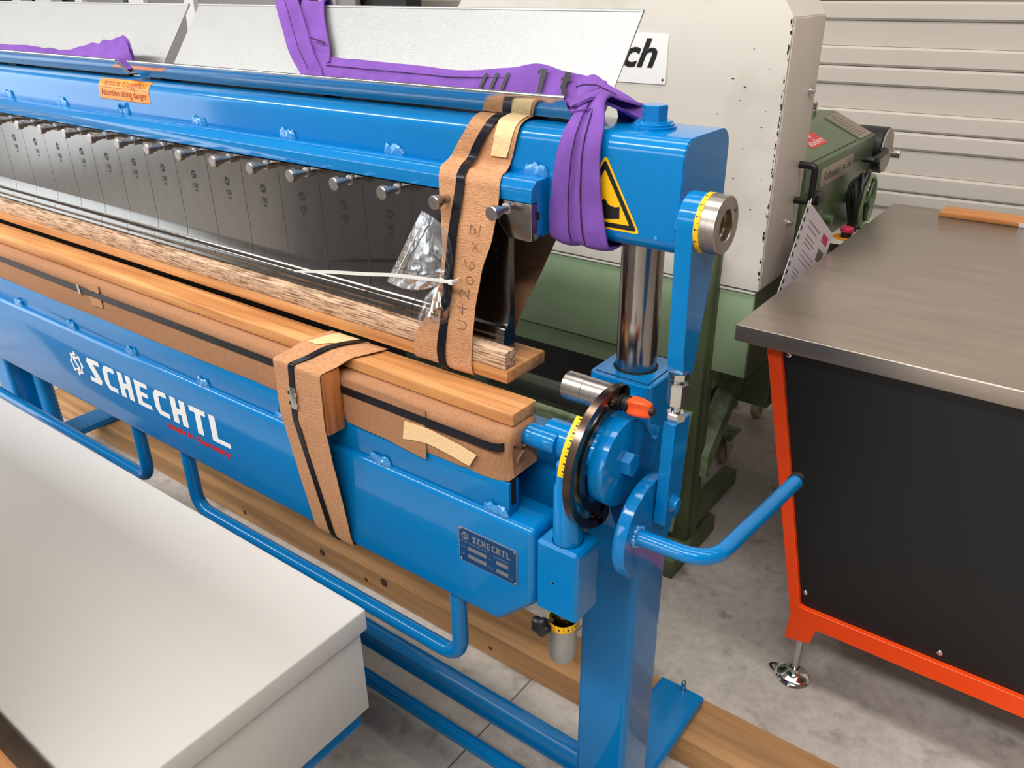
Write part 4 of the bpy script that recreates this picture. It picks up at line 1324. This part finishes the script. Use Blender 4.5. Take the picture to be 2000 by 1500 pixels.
def socket_screw(o, ax, L, label):
    o, ax = Vector(o), Vector(ax).normalized()
    r = thing('socket_screw', o, label, 'screw', 'screws in the plastic bag')
    obj('head', G().lathe(o, ax, [(0.0, 0.0), (0.003, 0.0), (0.003, 0.0028), (0.0, 0.0028), (0.0, 0.0058), (0.0005, 0.0062), (0.008, 0.0062), (0.008, 0.0038)], 20), CHROME, r)
    obj('shank', G().lathe(o + ax * 0.008, ax, [(0.0015 * i, 0.0038 if i % 2 else 0.0033) for i in range(int(L / 0.0015))], 16), ZINC, r, 60)


socket_screw((-0.107, -0.010, 1.053), (-0.25, 0.55, 0.7), 0.022, 'shiny socket screw lowest in the clear plastic bag')
socket_screw((-0.092, -0.008, 1.070), (-0.35, 0.5, 0.6), 0.022, 'shiny socket screw uppermost in the clear plastic bag')
ct = thing('cable_tie', (-0.25, 0.0, 1.06), 'white cable tie with long tail around the neck of the plastic bag', 'cable tie')
tl = [(-0.066, -0.012, 1.1165), (-0.09, -0.012, 1.1145), (-0.124, -0.012, 1.111), (-0.18, -0.010, 1.104), (-0.241, -0.006, 1.0925), (-0.33, -0.002, 1.0775), (-0.42, 0.0, 1.0605)]
wd_ = [0.0022, 0.0022, 0.0024, 0.0026, 0.0026, 0.0026, 0.0014]
obj('tail', G().strip([((x, y, z + w_), (x, y, z - w_)) for (x, y, z), w_ in zip(tl, wd_)], 0.0012, 6, 2), NYLON, ct, 60)
obj('loop', G().strip([((-0.079 + 0.0145 * math.cos(a), 0.004 + 0.0150 * math.sin(a), 1.1158 + 0.002), (-0.079 + 0.0145 * math.cos(a), 0.004 + 0.0150 * math.sin(a), 1.1158 - 0.002)) for a in [2 * PI * i / 14 for i in range(14)]], 0.0012, 3, 2, closed=True), NYLON, ct, 60)
obj('lock_head', G().box(-0.068, -0.061, -0.014, -0.009, 1.113, 1.120, 0.0008), NYLON, ct)

# ================================================================== white sheet metal cabinet in the foreground
wc = thing('metal_cabinet', (-0.85, -0.41, 0.446), 'cream white metal box with overlapping lid in the near left foreground', 'cabinet')
obj('body', G().box(-1.74, -0.106, -0.605, -0.208, 0.4465, 0.612, 0.002, 2), WHITEBOX, wc)
obj('lid', G().box(-1.75, -0.097, -0.615, -0.200, 0.6105, 0.650, 0.0035, 3), WHITEBOX, wc)
bf = thing('blue_stand', (-0.85, -0.41, 0.10), 'blue steel stand carrying the cream white metal box', 'stand')
obj('top_frame', G().prism(rrect(-1.70, -0.122, 0.396, 0.4455, 0.010, 4), 'y', -0.61, -0.214, 0.0015, 1), BLUE, bf)
for x in (-0.62, -1.55):
    for y in (-0.57, -0.30):
        obj('leg', G().box(x - 0.025, x + 0.025, y - 0.025, y + 0.025, 0.10, 0.398, 0.003), BLUE, bf)
pal = thing('wooden_pallet', (-0.8, -0.38, 0), 'wooden pallet on the floor under the blue stand', 'pallet')
for y in (-0.56, -0.40, -0.235):
    obj('board', G().box(-1.7, -0.345, y - 0.055, y + 0.055, 0.079, 0.0998, 0.002), TIMBER, pal)
for x in (-1.6, -0.47):
    obj('bearer', G().box(x - 0.045, x + 0.045, -0.61, -0.185, 0, 0.079, 0.003), TIMBER, pal)
sp_ = thing('steel_plate', (-0.5, -0.70, 0.0), 'dark polished steel plate on a grey pedestal beside the near edge of the white box', 'steel plate')
obj('plate', G().box(-1.2, -0.14, -0.772, -0.6185, 0.640, 0.648, 0.001), DARKSTEEL, sp_)
obj('support', G().box(-1.15, -0.45, -0.76, -0.64, 0.0, 0.640, 0.004), GREYBG, sp_)
tag(obj('wooden_offcut', G().box(-0.95, -0.20, -0.765, -0.645, 0.6482, 0.666, 0.002, 2), WOODA), 'orange wood offcut lying on the dark steel plate', 'offcut')

# unseen block added at the near left to shade the white box lid
nb = thing('shade_blocker', (-1.05, -1.0, 0), 'tall pale grey block added out of view to shade the white box', 'light blocker')
obj('body', G().box(-1.55, -0.15, -1.45, -0.785, 0.05, 1.45, 0.01), mat('blocker_pale_grey', (205, 203, 200), 0.5), nb)
obj('blocker_base', G().box(-1.50, -0.20, -1.40, -0.83, 0.0, 0.05), DARKBG, nb)
obj('blocker_panel', G().box(-0.152, -0.144, -1.40, -0.83, 0.15, 1.35, 0.004), GREYBG, nb)

# ================================================================== work table
wt = thing('work_table', (0.85, 1.3, 0), 'work table with stainless steel top, orange frame and black side panel', 'table')
TY0, TY1, TX0, TX1 = 0.664, 1.865, 0.093, 1.75
top = obj('table_top', G().box(TX0, TX1, TY0, TY1, 0.831, 0.866, 0.003, 3), INOX, wt)
YF = 0.69
leg_l = [(0.152, 0.831), (0.181, 0.831), (0.309, 0.229), (0.32, 0.226), (1.53, 0.226), (1.541, 0.229), (1.67, 0.831), (1.70, 0.831), (1.563, 0.202), (1.566, 0.126), (1.508, 0.137), (1.50, 0.181), (0.352, 0.181), (0.344, 0.137), (0.288, 0.126), (0.291, 0.202)]
obj('front_frame', G().prism(leg_l, 'y', YF, YF + 0.05, 0.001, 1), ORANGE, wt, 25)
obj('back_frame', G().prism(leg_l, 'y', TY1 - 0.1, TY1 - 0.05, 0.001, 1), ORANGE, wt, 25)
obj('side_panel', G().prism([(0.178, 0.8305), (0.303, 0.224), (1.545, 0.224), (1.672, 0.8305)], 'y', YF + 0.012, YF + 0.03), BLACKPANEL, wt, smooth=None).location.y -= 0.0
for x in (0.2, 1.6):
    obj('side_rail', G().box(x + 0.10 if x < 1 else x - 0.09, x + 0.13 if x < 1 else x - 0.06, YF + 0.05, TY1 - 0.1, 0.19, 0.225, 0.002), ORANGE, wt)
obj('left_panel', G().mesh([(0.176, YF + 0.05, 0.83), (0.176, TY1 - 0.1, 0.83), (0.302, TY1 - 0.1, 0.226), (0.302, YF + 0.05, 0.226), (0.19, YF + 0.05, 0.83), (0.19, TY1 - 0.1, 0.83), (0.316, TY1 - 0.1, 0.226), (0.316, YF + 0.05, 0.226)], [(0, 1, 2, 3), (4, 5, 6, 7), (0, 1, 5, 4), (2, 3, 7, 6), (1, 2, 6, 5), (0, 3, 7, 4)]), BLACKPANEL, wt, smooth=None)
for x, z in ((0.196, 0.812), (0.312, 0.262), (0.592, 0.246), (0.95, 0.246)):
    so = obj('screw', G().lathe((x, YF + 0.012, z), (0, -1, 0), [(0, 0.0062), (0.002, 0.0055), (0.0035, 0.003), (0.0036, 0)], 16), CHROME, wt)
    obj('cross_slot', G().box(x - 0.003, x + 0.003, YF + 0.0078, YF + 0.0086, z - 0.0007, z + 0.0007), GAP, so, smooth=None)


def level_foot(x, y, ear=True):
    f_ = obj('levelling_foot', G().lathe((x, y, 0.0), (0, 0, 1), [(0, 0.037), (0.003, 0.0395), (0.006, 0.038), (0.011, 0.030), (0.014, 0.022), (0.018, 0.017), (0.022, 0.0135), (0.024, 0.0)], 36), CHROME, wt)
    obj('spindle', G().lathe((x, y, 0.02), (0, 0, 1), [(0.0, 0.0085)] + [(0.004 + 0.0028 * i, 0.0085 if i % 2 else 0.0078) for i in range(42)], 18), ZINC, f_, 60)
    obj('hex_nut', G().hexa((x, y, 0.022), (x, y, 0.031), 0.0145, 0.4, 0.001), CHROME, f_, 20)
    if ear:
        P = rrect(x - 0.016, x + 0.016, y - 0.02, y + 0.02, 0.012, 5)
        g = G()
        out = [(x - 0.034, y - 0.024), (x - 0.055, y - 0.008), (x - 0.061, y + 0.0), (x - 0.055, y + 0.010), (x - 0.030, y + 0.022)]
        hol = [(x - 0.044, y - 0.009), (x - 0.051, y - 0.003), (x - 0.054, y + 0.000), (x - 0.051, y + 0.004), (x - 0.043, y + 0.008)]
        for zz in (0.002, 0.006):
            pass
        va = [g.bm.verts.new((a, b, 0.006)) for a, b in out]
        vb = [g.bm.verts.new((a, b, 0.006)) for a, b in hol]
        vc = [g.bm.verts.new((a, b, 0.001)) for a, b in out]
        vd = [g.bm.verts.new((a, b, 0.001)) for a, b in hol]
        for i in range(4):
            g.bm.faces.new((va[i], va[i + 1], vb[i + 1], vb[i]))
            g.bm.faces.new((vc[i], vc[i + 1], vd[i + 1], vd[i]))
            g.bm.faces.new((va[i], va[i + 1], vc[i + 1], vc[i]))
            g.bm.faces.new((vb[i], vb[i + 1], vd[i + 1], vd[i]))
        g.bm.faces.new((va[0], vb[0], vb[4], va[4]))
        bmesh.ops.recalc_face_normals(g.bm, faces=g.bm.faces)
        obj('fixing_ear', g, CHROME, f_, 25)


level_foot(0.318, 0.716)
level_foot(1.53, 0.716, False)
level_foot(0.318, 1.79, False)
bd = thing('wooden_board', (0.45, 1.82, 0.866), 'small orange-brown wooden board lying on the far edge of the stainless table', 'board')
obj('board', G().box(0.238, 0.80, 1.775, 1.862, 0.8662, 0.8790, 0.002, 2), SHELFW, bd)
obj('paper_label', G().box(0.441, 0.60, 1.7735, 1.775, 0.8665, 0.879), PRINTW, bd, smooth=None)

# ================================================================== cream and green sawing machine behind
sm = thing('sawing_machine', (-0.4, 1.3, 0), 'large old cream and sage green sawing machine behind the folding machine', 'sawing machine')
# hood: vertical front and side with sloping shoulders above
X0, X1, Y0, Y1 = -0.90, 0.012, 1.0, 1.2
ZB, ZT = 0.818, 1.416
hood = G().mesh([(X0, Y0, ZB), (X1, Y0, ZB), (X1, Y1, ZB), (X0, Y1, ZB), (X0, Y0, ZT), (X1, Y0, ZT), (X1, Y1, ZT), (X0, Y1, ZT),
                 (X0 + 0.25, Y0, 1.72), (X1 - 0.20, Y0, 1.72), (X1 - 0.20, Y1, 1.72), (X0 + 0.25, Y1, 1.72)],
                [(0, 1, 5, 9, 8, 4), (2, 3, 7, 11, 10, 6), (1, 2, 6, 5), (0, 3, 7, 4), (5, 6, 10, 9), (4, 7, 11, 8), (8, 9, 10, 11), (0, 1, 2, 3)])
ho = obj('hood', hood, CREAM, sm, smooth=None)
obj('side_door', G().box(X1, X1 + 0.0035, Y0 + 0.004, Y1 - 0.001, ZB + 0.004, ZT - 0.003, 0.001), CREAM_SIDE, ho)
g = G()
random.seed(11)
for i in range(70):
    z = random.uniform(0.84, 1.41)
    r = random.uniform(0.0008, 0.0028)
    n = 6
    c = Vector((X1 - 0.0012 - random.random() * 0.003, Y0 - 0.0006, z))
    g.bm.faces.new([g.bm.verts.new(c + Vector((r * 0.7 * math.cos(a), 0, r * 1.8 * math.sin(a)))) for a in [2 * PI * k / n for k in range(n)]])
for i in range(26):
    x, z = random.uniform(-0.20, -0.01), random.uniform(0.83, 1.38)
    r = random.uniform(0.0008, 0.0022)
    c = Vector((x, Y0 - 0.0006, z))
    g.bm.faces.new([g.bm.verts.new(c + Vector((r * 1.8 * math.cos(a), 0, r * 0.7 * math.sin(a)))) for a in [2 * PI * k / 6 for k in range(6)]])
co = obj('paint_chips', g, CHIP, ho, smooth=None)
co['kind'] = 'stuff'
for y, z in ((1.163, 1.256), (1.139, 0.955)):
    bo = obj('door_bolt', G().lathe((X1 + 0.0035, y, z), (1, 0, 0), [(0, 0.011), (0.002, 0.011), (0.002, 0.007), (0.010, 0.007), (0.011, 0.005)], 16), ZINC, ho)
obj('door_handle', G().tube(fillet([(X1 + 0.003, 1.163, 1.090), (X1 + 0.042, 1.163, 1.090), (X1 + 0.042, 1.163, 1.006), (X1 + 0.003, 1.163, 1.006)], 0.012, 5), 0.0085, 10), BLACKP, ho)
sg_ = obj('nameplate', G().prism(rrect(-0.62, -0.268, 1.268, 1.376, 0.005, 4), 'y', 0.9975, 1.0), WHITEP, ho, 30)
v, f = text_polys('ach', 0.092, shear=0.35, bold=0.0022)
mx = max(p[0] for p in v)
obj('sign_lettering', solid2d(G(), [(p[0] * 1.05, p[1] * 0.95) for p in v], f, on_front(-0.293 - mx * 1.05, 0.9975, 1.305), 0.0006), BLACK, sg_, smooth=None)
obj('screw', G().lathe((-0.276, 0.9975, 1.278), (0, -1, 0), [(0, 0.003), (0.001, 0.002)], 10), CHIP, sg_)
# green base box and frame
obj('base_box', G().box(-0.80, 0.004, 1.004, 1.2, 0.583, 0.812, 0.003, 2), GREEN, sm)
obj('base_trim', G().box(-0.80, 0.005, 1.000, 1.2, 0.808, 0.813, 0.0008), CREAM, sm)
obj('base_side', G().box(0.004, 0.006, 1.01, 1.2, 0.59, 0.808), OLIVE, sm, smooth=None)
obj('long_rail', G().box(-1.6, -0.10, 1.06, 1.12, 0.496, 0.553, 0.003), GREEN, sm)
obj('recess_shade', G().box(-1.6, -0.16, 1.24, 1.26, 0.10, 0.58), DARKBG, sm, smooth=None)  # black board holds the shade under the green base in its colour
obj('post', G().box(-0.142, -0.090, 0.965, 1.02, 0.06, 0.90, 0.002), OLIVE, sm)
obj('post_flange', G().box(-0.090, -0.084, 0.99, 1.02, 0.06, 0.90), OLIVE, sm)
obj('brace', G().prism([(1.00, 0.33), (1.22, 0.56), (1.27, 0.56), (1.05, 0.30), (1.00, 0.26)], 'x', -0.115, -0.065, 0.002, 1), GREENWORN, sm)
obj('slanted_strut', G().prism([(1.00, 0.45), (1.04, 0.45), (1.00, 0.07), (0.95, 0.07)], 'x', -0.19, -0.142, 0.002, 1), GREENWORN, sm)
obj('lower_rail', G().box(-0.13, -0.085, 1.02, 1.30, 0.08, 0.13, 0.003), OLIVE, sm)
obj('worn_face', G().prism([(-0.140, 0.47), (-0.104, 0.47), (-0.128, 0.08), (-0.176, 0.08)], 'y', 0.955, 0.965), GREENWORN, sm, smooth=None)
fo = obj('frame_foot', G().box(-0.185, -0.075, 0.86, 1.14, 0.0, 0.058, 0.004, 2), OLIVE, sm)
obj('foot_flange', G().box(-0.19, -0.10, 0.985, 1.14, 0.058, 0.067, 0.003), GREENWORN, fo)
for y in (1.015, 1.11):
    obj('flange_bolt', G().lathe((-0.13, y, 0.067), (0, 0, 1), [(0, 0.012), (0.004, 0.010), (0.005, 0)], 14), GREENWORN, fo)
obj('feed_shaft', G().cyl((-1.3, 0.62, 0.606), (-0.17, 0.62, 0.606), 0.031, 32, 0.002), GREENSHAFT, sm)
obj('shaft_bed', G().box(-1.4, -0.16, 0.56, 0.72, 0.50, 0.53, 0.003), GREENWORN, sm)
obj('shaft_bed_edge', G().box(-1.4, -0.16, 0.553, 0.56, 0.515, 0.533), CREAM, sm, smooth=None)
obj('bed_strip', G().box(-1.4, -0.15, 0.53, 0.553, 0.47, 0.512, 0.002), GREEN, sm)
obj('bed_leg', G().box(-0.24, -0.18, 0.60, 0.66, 0.0, 0.50, 0.003), OLIVE, sm)
for x in (-0.36, -0.29):
    obj('bed_bolt', G().lathe((x, 0.545, 0.512), (0, 0, 1), [(0, 0.008), (0.003, 0.007), (0.004, 0)], 12), GREYBG, sm)
for x, y in ((-0.22, 1.53), (-0.245, 1.90)):
    cs = obj('caster', G().lathe((x - 0.015, y, 0.045), (1, 0, 0), [(0, 0.040), (0.003, 0.045), (0.027, 0.045), (0.030, 0.040)], 28), RUBBER, sm)
    obj('fork', G().prism([(y - 0.02, 0.03), (y + 0.02, 0.03), (y + 0.04, 0.11), (y - 0.04, 0.11)], 'x', x + 0.017, x + 0.022), ZINC, cs, smooth=None)
    obj('caster_plate', G().box(x - 0.035, x + 0.035, y - 0.045, y + 0.045, 0.105, 0.116, 0.002), GREENWORN, cs)
# green gearbox behind the hood with nameplate, handwheel and control desk
gx = -0.02
gb = obj('gearbox', G().prism([(gx, 0.80), (gx, 1.043), (-0.155, 1.105), (-0.42, 1.105), (-0.42, 0.80)], 'y', 1.34, 1.975, 0.004, 2), DARKG, sm, 25)
obj('gearbox_lower', G().box(-0.42, gx - 0.002, 1.30, 1.99, 0.36, 0.80, 0.004), OLIVE, sm)
for y in (1.45, 1.92):
    obj('rear_leg', G().box(-0.40, -0.34, y - 0.03, y + 0.03, 0.0, 0.36, 0.003), OLIVE, sm)
sl_n = Vector((0.062, 0, 0.135)).normalized()


def on_slope(x, y, h):
    """x along the slope downwards from the ridge, y along the gearbox"""
    d = Vector((0.135, 0, -0.062)).normalized()
    return Vector((-0.155, 0, 1.105)) + d * x + Vector((0, y, 0)) + sl_n * h


for nm, a0, a1, y0, y1, m_, h in (('lid', 0.025, 0.135, 1.36, 1.80, DARKG, 0.004), ('data_plate', 0.012, 0.138, 1.835, 1.955, mat('warm_grey_plate', (150, 138, 126), 0.4, 0.4), 0.003)):
    g = G().mesh([on_slope(a, y, h_) for h_ in (0.0005, h) for a, y in ((a0, y0), (a1, y0), (a1, y1), (a0, y1))], [(0, 1, 2, 3), (4, 5, 6, 7), (0, 1, 5, 4), (1, 2, 6, 5), (2, 3, 7, 6), (3, 0, 4, 7)])
    o_ = obj(nm, g, m_, gb, smooth=None)
    if nm == 'data_plate':
        g = G()
        for i in range(11):
            a = 0.022 + 0.010 * i
            g.bm.faces.new([g.bm.verts.new(on_slope(p, q, 0.0034)) for p, q in ((a, 1.845), (a + 0.0015, 1.845), (a + 0.0015, 1.90 + 0.04 * random.random()), (a, 1.90))])
        obj('plate_lines', g, CHIP, o_, smooth=None)
    else:
        g = G()
        g.bm.faces.new([g.bm.verts.new(on_slope(p, q, 0.0045)) for p, q in ((0.045, 1.50), (0.100, 1.50), (0.100, 1.63), (0.045, 1.63))])
        ro_ = obj('dealer_sticker', g, REDP, o_, smooth=None)
        v, f = text_polys('Stockert', 0.034)
        mx = max(p[0] for p in v)
        v2, f2 = text_polys('Maschinen', 0.020)
        g = G()
        solid2d(g, v, f, lambda a, b, h: on_slope(0.092 - b, 1.505 + a / mx * 0.12, 0.005), 0)
        solid2d(g, v2, f2, lambda a, b, h: on_slope(0.062 - b, 1.51 + a * 0.9, 0.005), 0)
        obj('sticker_lettering', g, WHITEP, ro_, smooth=None)
np2 = obj('model_plate', G().box(gx, gx + 0.003, 1.46, 1.745, 0.972, 1.022, 0.0005), mat('brass_grey_plate', (168, 154, 140), 0.4, 0.4), gb)
g = G()
v, f = text_polys('Kaltenbach', 0.034, shear=0.35)
mx = max(p[0] for p in v)
solid2d(g, [(p[0] / mx * 0.15, p[1]) for p in v], f, on_side(gx + 0.003, 1.48, 0.988), 0.0004)
v, f = text_polys('FK 350', 0.024)
mx = max(p[0] for p in v)
solid2d(g, [(p[0] / mx * 0.08, p[1]) for p in v], f, on_side(gx + 0.003, 1.65, 0.988), 0.0004)
obj('plate_lettering', g, CHIP, np2, smooth=None)
obj('lifting_eye', G().lathe((-0.19, 1.86, 1.105), (0, 0, 1), [(0, 0.014), (0.012, 0.014), (0.013, 0.011), (0.034, 0.011), (0.040, 0.006), (0.041, 0)], 18), ZINC, gb)
dr = obj('motor_drum', G().cyl((-0.10, 2.05, 0.985), (0.0, 2.05, 0.985), 0.072, 36, 0.004), BLACKP, gb)
obj('drum_face', G().cyl((0.0, 2.05, 0.985), (0.004, 2.05, 0.985), 0.068, 36), mat('drum_grey', (168, 160, 148), 0.5), dr)
obj('drum_knob', G().cyl((0.004, 2.12, 0.965), (0.03, 2.12, 0.965), 0.014, 16), ZINC, dr)
obj('grip', G().tube(fillet([(gx, 1.87, 0.985), (gx + 0.035, 1.87, 0.985), (gx + 0.035, 1.99, 0.995), (gx, 1.99, 0.995)], 0.01, 4), 0.010, 8), BLACKP, gb)
obj('clamp_lug', G().box(gx, gx + 0.02, 1.40, 1.47, 0.84, 0.915, 0.004), DARKG, gb)
obj('clamp_knob', G().cyl((gx, 1.515, 0.878), (gx + 0.035, 1.515, 0.878), 0.014, 18, 0.002), DARKG, gb)
obj('corner_grip', G().box(gx, gx + 0.03, 1.375, 1.43, 0.945, 0.975, 0.004), BLACKP, gb)
# handwheel on the gearbox side
wc_ = Vector((0.030, 1.80, 0.876))
hw = obj('handwheel', G().tube([wc_ + Vector((0.0, 0.066 * math.cos(a), 0.075 * math.sin(a))) for a in [2 * PI * i / 40 for i in range(40)]], 0.0085, 12, closed=True), mat('green_enamel_wheel', (118, 140, 98), 0.25), sm)
obj('hub', G().cyl(wc_ - Vector((0.05, 0, 0)), wc_ + Vector((0.012, 0, 0)), 0.016, 20), DARKG, hw)
for a in (0.9, 0.9 + 2 * PI / 3, 0.9 + 4 * PI / 3):
    obj('spoke', G().tube([wc_, wc_ + Vector((0, 0.064 * math.cos(a), 0.072 * math.sin(a)))], 0.006, 8), DARKG, hw)
hb_ = wc_ + Vector((0, 0.012, -0.072))
obj('crank_grip', G().lathe(hb_, (0.75, 0.65, -0.05), [(0, 0.008), (0.01, 0.006), (0.02, 0.008), (0.06, 0.0115), (0.075, 0.010), (0.08, 0)], 16), CHROME, hw)
dk = obj('control_desk', G().prism([(gx - 0.01, 0.62), (gx - 0.01, 0.800), (0.085, 0.786), (0.085, 0.62)], 'y', 1.24, 1.94, 0.002, 1), mat('desk_beige', (206, 202, 190), 0.45), sm)


def desk_z(x):
    return 0.800 - 0.014 * (x - (gx - 0.01)) / (0.095 + 0.01 + 0.0)


obj('estop_disc', G().cyl((0.014, 1.655, 0.7955), (0.014, 1.655, 0.798), 0.030, 28), mat('amber_disc', (222, 146, 24), 0.5), dk)
es_ = obj('estop_stem', G().cyl((0.024, 1.655, 0.797), (0.024, 1.655, 0.813), 0.015, 24), BLACKP, dk)
obj('estop_button', G().cyl((0.024, 1.655, 0.813), (0.024, 1.655, 0.828), 0.018, 24, 0.003), PINK, es_)
obj('display', G().box(-0.012, 0.050, 1.50, 1.565, 0.7955, 0.7985), BLACKP, dk, smooth=None)
for i in range(5):
    obj('rotary_switch', G().box(0.006, 0.05, 1.285 + 0.033 * i, 1.308 + 0.033 * i, 0.794, 0.812 + 0.002 * (i % 2), 0.003), BLACKP, dk)

# coiled cable on the handwheel hub
cc = thing('power_cable', (0.015, 1.86, 0.70), 'black power cable coiled over the green handwheel hub', 'cable')
for i in range(5):
    o_ = 0.012 * i
    P = []
    for j in range(28):
        a = 2 * PI * j / 28
        P.append((0.005 + 0.012 * math.sin(a * 2 + i) + 0.004 * i, 1.775 + (0.045 + 0.004 * i) * math.cos(a) - 0.02 * math.sin(a) + 0.010 * math.sin(i * 2.1), 0.835 + (0.105 + 0.006 * i) * math.sin(a) + 0.008 * math.cos(i * 1.7)))
    obj('coil', G().tube(P, 0.0075, 8, closed=True), CABLE, cc)
obj('red_plug', G().cyl((0.055, 1.82, 0.735), (0.058, 1.85, 0.785), 0.02, 16, 0.003), REDP, cc)

# printed sheet in a sleeve hanging from the hood handle
ds = thing('info_sheet', (0.05, 1.15, 0.78), 'printed sheet in a clear punched sleeve hanging from the black hood handle', 'info sheet')
c1 = Vector((0.060, 1.148, 1.006))
u = Vector((0.022, 0.154, -0.110)) / 0.19
v_ = Vector((-0.004, -0.125, -0.205)).normalized()
W, H = 0.185, 0.255


def on_sheet(a, b, h):
    nn = u.cross(v_).normalized()
    if nn.x < 0:
        nn = -nn
    return c1 + u * a + v_ * b + nn * h


def slab(a0, a1, b0, b1, h0, h1):
    return G().mesh([on_sheet(a, b, h) for h in (h0, h1) for a, b in ((a0, b0), (a1, b0), (a1, b1), (a0, b1))], [(0, 1, 2, 3), (4, 5, 6, 7), (0, 1, 5, 4), (1, 2, 6, 5), (2, 3, 7, 6), (3, 0, 4, 7)])


dso = obj('sheet', slab(0, W, 0, H, 0, 0.001), PRINTW, ds, smooth=None)
obj('punched_strip', slab(-0.018, 0, 0, H, 0, 0.001), PRINTW, ds, smooth=None)
for i in range(11):
    obj('punch_hole', slab(-0.013, -0.005, 0.015 + 0.022 * i, 0.026 + 0.022 * i, 0.0010, 0.0013), CHIP, dso, smooth=None)
for i, (a0, a1, b0, b1) in enumerate([(0.02, 0.10, 0.030, 0.034), (0.02, 0.09, 0.044, 0.047), (0.03, 0.085, 0.062, 0.065), (0.03, 0.10, 0.072, 0.075), (0.03, 0.08, 0.082, 0.085), (0.03, 0.12, 0.100, 0.102), (0.03, 0.135, 0.112, 0.114), (0.03, 0.12, 0.124, 0.126), (0.02, 0.06, 0.150, 0.152), (0.02, 0.065, 0.160, 0.162), (0.02, 0.055, 0.170, 0.172), (0.02, 0.05, 0.215, 0.217), (0.02, 0.055, 0.225, 0.227)]):
    obj('text_line', slab(a0, a1, b0, b1, 0.0010, 0.0013), PRINTG, dso, smooth=None)
obj('red_logo', slab(0.125, 0.165, 0.020, 0.042, 0.0010, 0.0014), mat('faded_red_logo', (196, 62, 96), 0.5), dso, smooth=None)
obj('photo_print', slab(0.125, 0.165, 0.060, 0.090, 0.0010, 0.0014), mat('photo_print_grey', (118, 104, 100), 0.5), dso, smooth=None)
obj('string', G().tube([on_sheet(-0.008, 0.01, 0.002), (X1 + 0.045, 1.160, 1.02), (X1 + 0.045, 1.163, 1.016)], 0.0011, 6), NYLON, ds)
